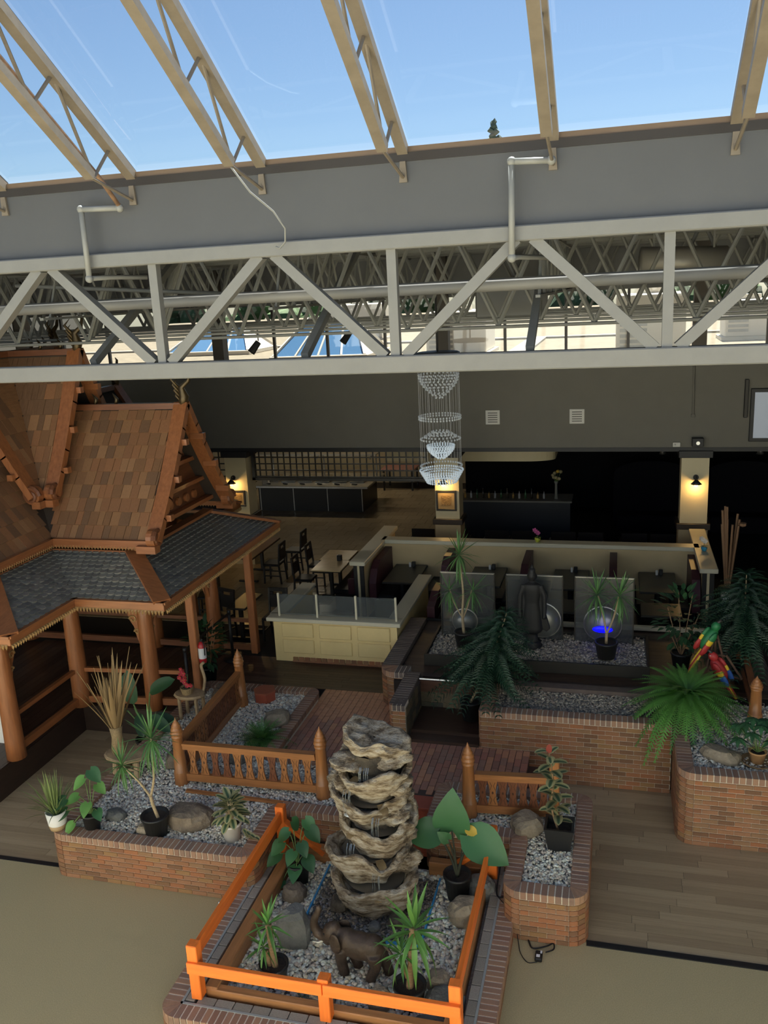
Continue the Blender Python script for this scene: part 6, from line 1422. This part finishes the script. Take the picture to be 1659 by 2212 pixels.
t = thing('bar_speaker', 'slim black bar speaker beside the wall screen', 'speaker', (2.63,BY,4.6)); MB().bbox(2.59,BY-.08,4.18,2.67,BY-.0,5.0,.01).build('cabinet', m_black, t); MB().box(2.6,BY-.085,4.2,2.66,BY-.08,4.98).build('grille', m_tray, t)
t = thing('projector', 'black box projector above the right column', 'projector', (1.68,BY-.1,3.54)); MB().bbox(1.56,BY-.2,3.57,1.8,BY-.02,3.76,.01).build('case', m_black, t); MB().tube([(1.68,BY-.2,3.66),(1.68,BY-.23,3.66)],.04,12).build('lens', m_steel, t)
t = thing('emergency_light', 'small white emergency light under the bulkhead', 'light', (1.25,BY,3.6)); MB().bbox(1.17,BY-.07,3.55,1.33,BY-.0,3.65,.01).build('case', M('vent_white'), t); MB().ell((1.21,BY-.08,3.6),(.025,.02,.025),8,6).build('lamp_head', M('vent_white'), t)
t = thing('conduit', 'thin painted conduit running down the bulkhead above the right column', 'pipe', (1.57,BY,4.25)); MB().tube([(1.57,BY-.03,4.25),(1.55,BY-.03,5.5)],.022,8).build('tube', m_taupe, t); MB().bbox(1.53,BY-.05,4.2,1.61,BY-.0,4.27,.008).build('junction_box', m_taupe, t)
# chandelier
t = thing('crystal_chandelier', 'tall tiered crystal chandelier of hanging glass beads', 'chandelier', (-3.62,18.0,5.9))
CX, CY = -3.64, 18.0; m_cry = M('crystal', (.75,.78,.8), .08, .1, emit=((.8,.9,1),.04)); m_cryl = M('crystal_lit', (.8,.85,.9), .08, .1, emit=((.75,.9,1),.22))
MB().lathe([(.44,0),(.46,.02),(.46,.06),(.42,.08)],(CX,CY,5.84),28).build('canopy', m_black, t, True); MB().tube([(CX,CY,5.9),(CX,CY,7.97)],.02,8).build('rod', m_black, t)
cm = MB().ell((0,0,0),(.02,.02,.024),6,4)
def beads(name, pts, mat):
    o = MB(); fs = cm.f
    for p in pts: o.add([(p[0]+v[0],p[1]+v[1],p[2]+v[2]) for v in cm.v], fs)
    o = o.build(name, mat, t, True); o['kind'] = 'stuff'
ring = lambda r_,z,n: [(CX+r_*cos(2*pi*j/n),CY+r_*sin(2*pi*j/n),z) for j in range(n)]
p = []
for i in range(9): r_ = .42*sin(pi*(.5+.5*i/9)); p += ring(max(.04,r_),5.45-.06*i,max(4,int(r_*70)))
beads('upper_bead_dome', p, m_cry); beads('bead_ring', ring(.44,4.58,42)+ring(.44,4.53,42), m_cry)
p = []
for i in range(4): p += ring(.18+.08*i,4.25-.05*i,14+6*i)
beads('middle_bead_cone', p, m_cry)
p = []
for i in range(8): r_ = .29*cos(pi/2*i/8.5); p += ring(r_,3.95-.038*i,max(4,int(r_*110)))
beads('lit_bead_bowl', p, m_cryl)
p = []
for i in range(6): p += ring(.46-.028*i,3.42-.05*i,54-4*i)
beads('lit_bottom_bowl', p, m_cryl); beads('bottom_fringe', ring(.44,3.52,44), m_cry)
wr = MB()
for q in ring(.43,5.84,30): wr.tube([q,(q[0],q[1],3.45)],.0022,4,False)
for q in ring(.25,5.84,18): wr.tube([q,(q[0],q[1],3.95)],.0022,4,False)
o = wr.build('hanging_wires', M('wire_clear',(.45,.45,.45),.3), t); o['kind'] = 'stuff'
# lattice screen
t = thing('lattice_screen', 'black wooden lattice screen hanging above the buffet view', 'screen', (-6.8,20.2,2.75))
for x0,x1 in ((-8.95,-4.45),(-10.6,-9.72)):
    n_ = int((x1-x0)/.165)
    for i in range(n_+1): x = x0+i*(x1-x0)/n_; MB().box(x-.014,20.19,2.75,x+.014,20.22,3.44).build('upright_bar', m_blk, t)
    for j in range(5): z = 2.77+j*.165; MB().box(x0,20.185,z-.014,x1,20.225,z+.014).build('cross_bar', m_blk, t)
    MB().box(x0-.04,20.15,2.68,x1+.04,20.26,2.75).build('bottom_frame', m_blk, t)
MB().box(-8.98,20.15,2.68,-8.9,20.26,3.45).build('side_frame', m_blk, t)
# buffet
t = thing('buffet_counter', 'black buffet counter with steel top, pans and glass sneeze guard', 'buffet', (-9.3,26.3,UZ))
MB().box(-11.2,25.5,UZ,-7.7,27.2,1.28).build('body', M('navy_front',(.005,.006,.009),.4), t); MB().bbox(-11.4,25.25,1.28,-7.45,27.35,1.35,.01).build('top', m_steel, t)
for i in range(4): MB().bbox(-11.15+i*1.14,25.48,UZ+.02,-11.125+i*1.14,25.5,1.28,.003).build('panel_strip', m_steel, t)
for i in range(6):
    p_ = MB().bbox(-11.1+i*.58,25.8,1.35,-10.62+i*.58,26.6,1.39,.01).build('food_pan', m_steel, t); MB().bbox(-11.04+i*.58,25.95,1.39,-10.68+i*.58,26.5,1.47,.04).build('pan_lid', M('lid_steel',(.5,.5,.48),.2,1), p_); MB().tube([(-10.95+i*.58,25.6,1.36),(-10.75+i*.58,25.45,1.38)],.02,6).build('tongs', m_black, p_)
for x in (-11.2,-9.4,-7.6): MB().tube(crv([(x,26.9,1.35),(x,26.9,2.0),(x,26.6,2.15),(x,26.2,2.05)],4),.025,8).build('guard_post', m_steel, t, True)
for k in range(2): MB().add([(-11.18+k*1.8,26.2,1.75),(-9.42+k*1.8,26.2,1.75),(-9.42+k*1.8,26.6,2.15),(-11.18+k*1.8,26.6,2.15)],[(0,1,2,3)]).build('guard_glass', m_winglass, t)
MB().bbox(-11.5,26.2,2.15,-7.4,26.6,2.19,.01).build('guard_shelf', m_steel, t)
t = thing('plate_stack', 'stack of white plates at the left end of the buffet', 'plates', (-11.0,25.6,1.35))
for k in range(6): MB().lathe([(.06,0),(.13,.02),(.125,.025),(.05,.008)],(-10.95,25.55,1.35+k*.03),16).build('plate', m_wpot, t, True)
t = thing('checked_table', 'table under a red checked cloth beyond the lattice', 'table', (-7.4,29,UZ))
def checker(name, a, b, s):
    m = bpy.data.materials.new(name); m.use_nodes = True; n = m.node_tree.nodes; l = m.node_tree.links; c = n.new('ShaderNodeTexChecker'); c.inputs['Color1'].default_value = (*a,1); c.inputs['Color2'].default_value = (*b,1); c.inputs['Scale'].default_value = s
    tc = n.new('ShaderNodeTexCoord'); l.new(tc.outputs['Object'], c.inputs['Vector']); l.new(c.outputs[0], n['Principled BSDF'].inputs['Base Color']); return m
MB().bbox(-7.9,28.4,1.18,-6.7,29.4,1.24,.01).build('cloth', checker('red_check',(.4,.03,.03),(.5,.4,.33),14), t)
for x in (-7.8,-6.8):
    for y in (28.5,29.3): MB().bbox(x-.03,y-.03,UZ,x+.03,y+.03,1.18,.005).build('leg', m_blk, t)
# bar
t = thing('bar_counter', 'long dark bar counter behind the booths', 'bar', (-2.65,23.3,UZ)); m_bar = M('bar_front',(.018,.02,.026),.5)
MB().box(-4.15,23.0,UZ,-1.2,23.7,1.5).build('body', m_bar, t); MB().bbox(-4.2,22.9,1.5,-1.15,23.8,1.55,.01).build('top', M('bar_top',(.20,.19,.17),.25), t)
for k in range(14):
    x = -4.05+k*.165; h = .16+.09*((k*5) % 4)/3
    if abs(x+1.6) < .12: continue
    o = thing('bottle', ['amber','clear','green','dark'][k % 4]+' bottle on the bar, '+['first','second','third','fourth','fifth','sixth','seventh','eighth','ninth','tenth','eleventh','twelfth','thirteenth','fourteenth'][k]+' from the left', 'bottle', (x,23.2,1.55), 'bottles on the bar')
    bm_ = M('bottle_%d' % (k % 4), [(.35,.2,.05),(.4,.4,.4),(.05,.12,.05),(.05,.04,.03)][k % 4], .1); MB().lathe([(.03,0),(.032,h*.6),(.012,h*.75),(.012,h)],(x,23.2,1.55),10).build('glass', bm_, o, True); MB().lathe([(.014,0),(.014,.025)],(x,23.2,1.55+h),8).build('cap', m_black, o)
t = thing('flower_vase', 'tall glass vase of cream flowers on the bar', 'vase', (-1.58,23.2,1.55)); MB().lathe([(.06,0),(.04,.1),(.035,.4),(.06,.48)],(-1.58,23.2,1.55),14).build('vase', M('vase_glass',(.2,.2,.18),.1), t, True)
mcf = leafmat('cream_petal',(.45,.38,.2))
for k in range(9): c = Vector((-1.58+.1*cos(k*2.4)*(k/9+.4),23.15+.08*sin(k*2.4),2.12+.22*((k*3) % 5)/5)); MB().ell(c,(.05,.05,.045),8,6).build('flower', mcf if k % 3 else g_yel, t, True); MB().tube([(-1.58,23.2,1.95),c],.006,5).build('stem', m_stemg, t)
am = [(-6.0,22.2),(-2.3,22.2)]+[(-2.3+.75*sin(a*pi/16),22.6-.4*cos(a*pi/16)) for a in range(1,9)]+[(-1.55,23.4),(-6.0,23.4)]
t = tag(MB().prism(am,'z',2.77,3.05).build('curved_soffit', m_cream), 'cream curved canopy band above the bar', 'canopy', kind='structure')
MB().prism([(x*1.0+.02,y-.02) for x,y in am],'z',3.05,3.45).build('upper_band', m_bronze, t)
for k,x in enumerate((-4.74,-3.85,-2.87,-2.2,-1.25,-.6,.41,1.08)):
    t = thing('tub_chair', 'black low-backed tub chair behind the booth wall, %s from the left' % ['first','second','third','fourth','fifth','sixth','seventh','eighth'][k], 'chair', (x,21.0,UZ), 'black tub chairs along the bar')
    MB().bbox(x-.28,20.8,UZ+.3,x+.28,21.2,UZ+.46,.05).build('seat', m_seat, t); MB().bbox(x-.3,20.85,UZ+.32,x+.3,20.83,1.3,.06).build('backrest', m_seat, t)
    for s in (-1,1): MB().bbox(x+s*.3-.05,20.75,UZ+.32,x+s*.3+.05,21.15,UZ+.62,.04).build('arm', m_seat, t); MB().bbox(x+s*.22-.03,20.85,UZ,x+s*.22+.03,20.91,UZ+.32,.005).build('leg', m_blk, t); MB().bbox(x+s*.22-.03,21.08,UZ,x+s*.22+.03,21.14,UZ+.32,.005).build('leg', m_blk, t)
for k,x in enumerate((1.06,3.27)):
    t = thing('pendant_lamp', ['small chrome pendant lamp left of the right column','small chrome pendant lamp at the far right'][k], 'pendant lamp', (x,22,3.0)); MB().tube([(x,22,3.2),(x,22,4.89)],.008,6).build('cord', m_black, t); MB().lathe([(.02,.2),(.03,.12),(.09,0),(.08,0),(.02,.1)],(x,22,3.0),14,caps=False).build('shade', m_steel, t, True)
# dark partition and mirror behind the bar so the back stays deep
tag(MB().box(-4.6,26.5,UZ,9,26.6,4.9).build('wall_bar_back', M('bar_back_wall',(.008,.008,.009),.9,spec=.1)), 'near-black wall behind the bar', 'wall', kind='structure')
for k,(x,h) in enumerate(((.9,2.2),(3.3,2.2))):
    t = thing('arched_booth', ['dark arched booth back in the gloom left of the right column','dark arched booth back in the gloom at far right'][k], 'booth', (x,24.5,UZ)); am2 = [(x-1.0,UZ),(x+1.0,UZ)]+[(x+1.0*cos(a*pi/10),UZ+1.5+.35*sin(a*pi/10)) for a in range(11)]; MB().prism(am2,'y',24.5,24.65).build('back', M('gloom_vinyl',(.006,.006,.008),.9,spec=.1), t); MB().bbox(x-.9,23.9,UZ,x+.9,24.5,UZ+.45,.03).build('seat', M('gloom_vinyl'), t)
for k,x in enumerate((-10.4,-8.4)):
    t = thing('ceiling_light', ['fluorescent ceiling fixture over the left half of the buffet','fluorescent ceiling fixture over the right half of the buffet'][k], 'ceiling light', (x,27.2,4.85)); MB().bbox(x-.6,27.05,4.8,x+.6,27.35,4.89,.01).build('housing', m_vw, t); MB().box(x-.55,27.08,4.785,x+.55,27.32,4.8).build('diffuser', M('tube_glow',(1,1,.95),.5,emit=((1,.86,.62),24)), t)
# stanchions, extinguisher, sign, spigot
t = thing('belt_barrier', 'two black stanchions joined by a belt beside the pavilion railing', 'barrier', (-7.07,13.3,UZ))
for y in (14.24,12.45):
    MB().lathe([(.19,0),(.19,.015),(.05,.05),(.03,.06)],(-7.08,y,UZ),20).build('base', m_black, t, True); MB().tube([(-7.08,y,UZ+.05),(-7.08,y,1.42)],.03,12).build('pole', m_black, t, True); MB().tube([(-7.08,y,1.4),(-7.08,y,1.48)],.038,12).build('head', m_black, t, True)
MB().box(-7.085,12.48,1.4,-7.075,14.21,1.45).build('belt', m_black, t)
t = thing('fire_extinguisher', 'red fire extinguisher with white label on the square pavilion post', 'extinguisher', (-6.8,12.55,1.2)); mr_ = M('extinguisher_red',(.45,.02,.025),.3)
MB().lathe([(.06,0),(.065,.02),(.065,.3),(.045,.36),(.02,.38)],(-6.79,12.52,1.2),16).build('cylinder', mr_, t, True); MB().lathe([(.067,.08),(.067,.27)],(-6.79,12.52,1.2),16,caps=False).build('label_band', M('label_white'), t, True); MB().tube([(-6.79,12.52,1.57),(-6.79,12.52,1.62),(-6.74,12.45,1.64)],[.02,.02,.012],8).build('valve', m_black, t); MB().tube(crv([(-6.79,12.52,1.61),(-6.72,12.47,1.55),(-6.72,12.47,1.35)],4),.01,6).build('hose', m_black, t, True)
t = thing('sandwich_board', 'white sandwich board on the pavilion platform at the left edge', 'sign', (-9.55,10.75,UZ)); MB().bar((-9.55,10.6,UZ),(-9.55,10.72,UZ+.75),.5,.02,(0,1,0)).build('front_panel', m_wpot, t); MB().bar((-9.55,10.84,UZ),(-9.55,10.74,UZ+.75),.5,.02,(0,1,0)).build('back_panel', m_black, t)
t = thing('floor_mat', 'round dark green mat on the pavilion step', 'mat', (-9.35,9.52,.25)); MB().lathe([(.2,0),(.2,.012),(.16,.018)],(-9.35,9.52,.251),20).build('pad', M('mat_green',(.02,.03,.025),.9), t)
t = thing('water_spigot', 'small chrome spigot outside the left fence rail', 'tap', (-4.44,8.0,.2)); MB().tube([(-4.4,8.0,.2),(-4.4,8.0,.28),(-4.46,7.98,.3),(-4.47,7.97,.25)],.016,8).build('spout', m_steel, t, True); MB().ell((-4.4,8.0,.3),(.03,.03,.015),8,6).build('handle', m_steel, t, True)
t = thing('white_box', 'small white box on the ledge behind the Norfolk pine', 'box', (1.84,17.2,1.2)); MB().bbox(1.95,16.4,UZ,2.25,16.7,1.25,.02).build('pedestal', m_blk, t); MB().bbox(1.93,16.38,1.25,2.27,16.72,1.35,.02).build('box', m_wpot, t)
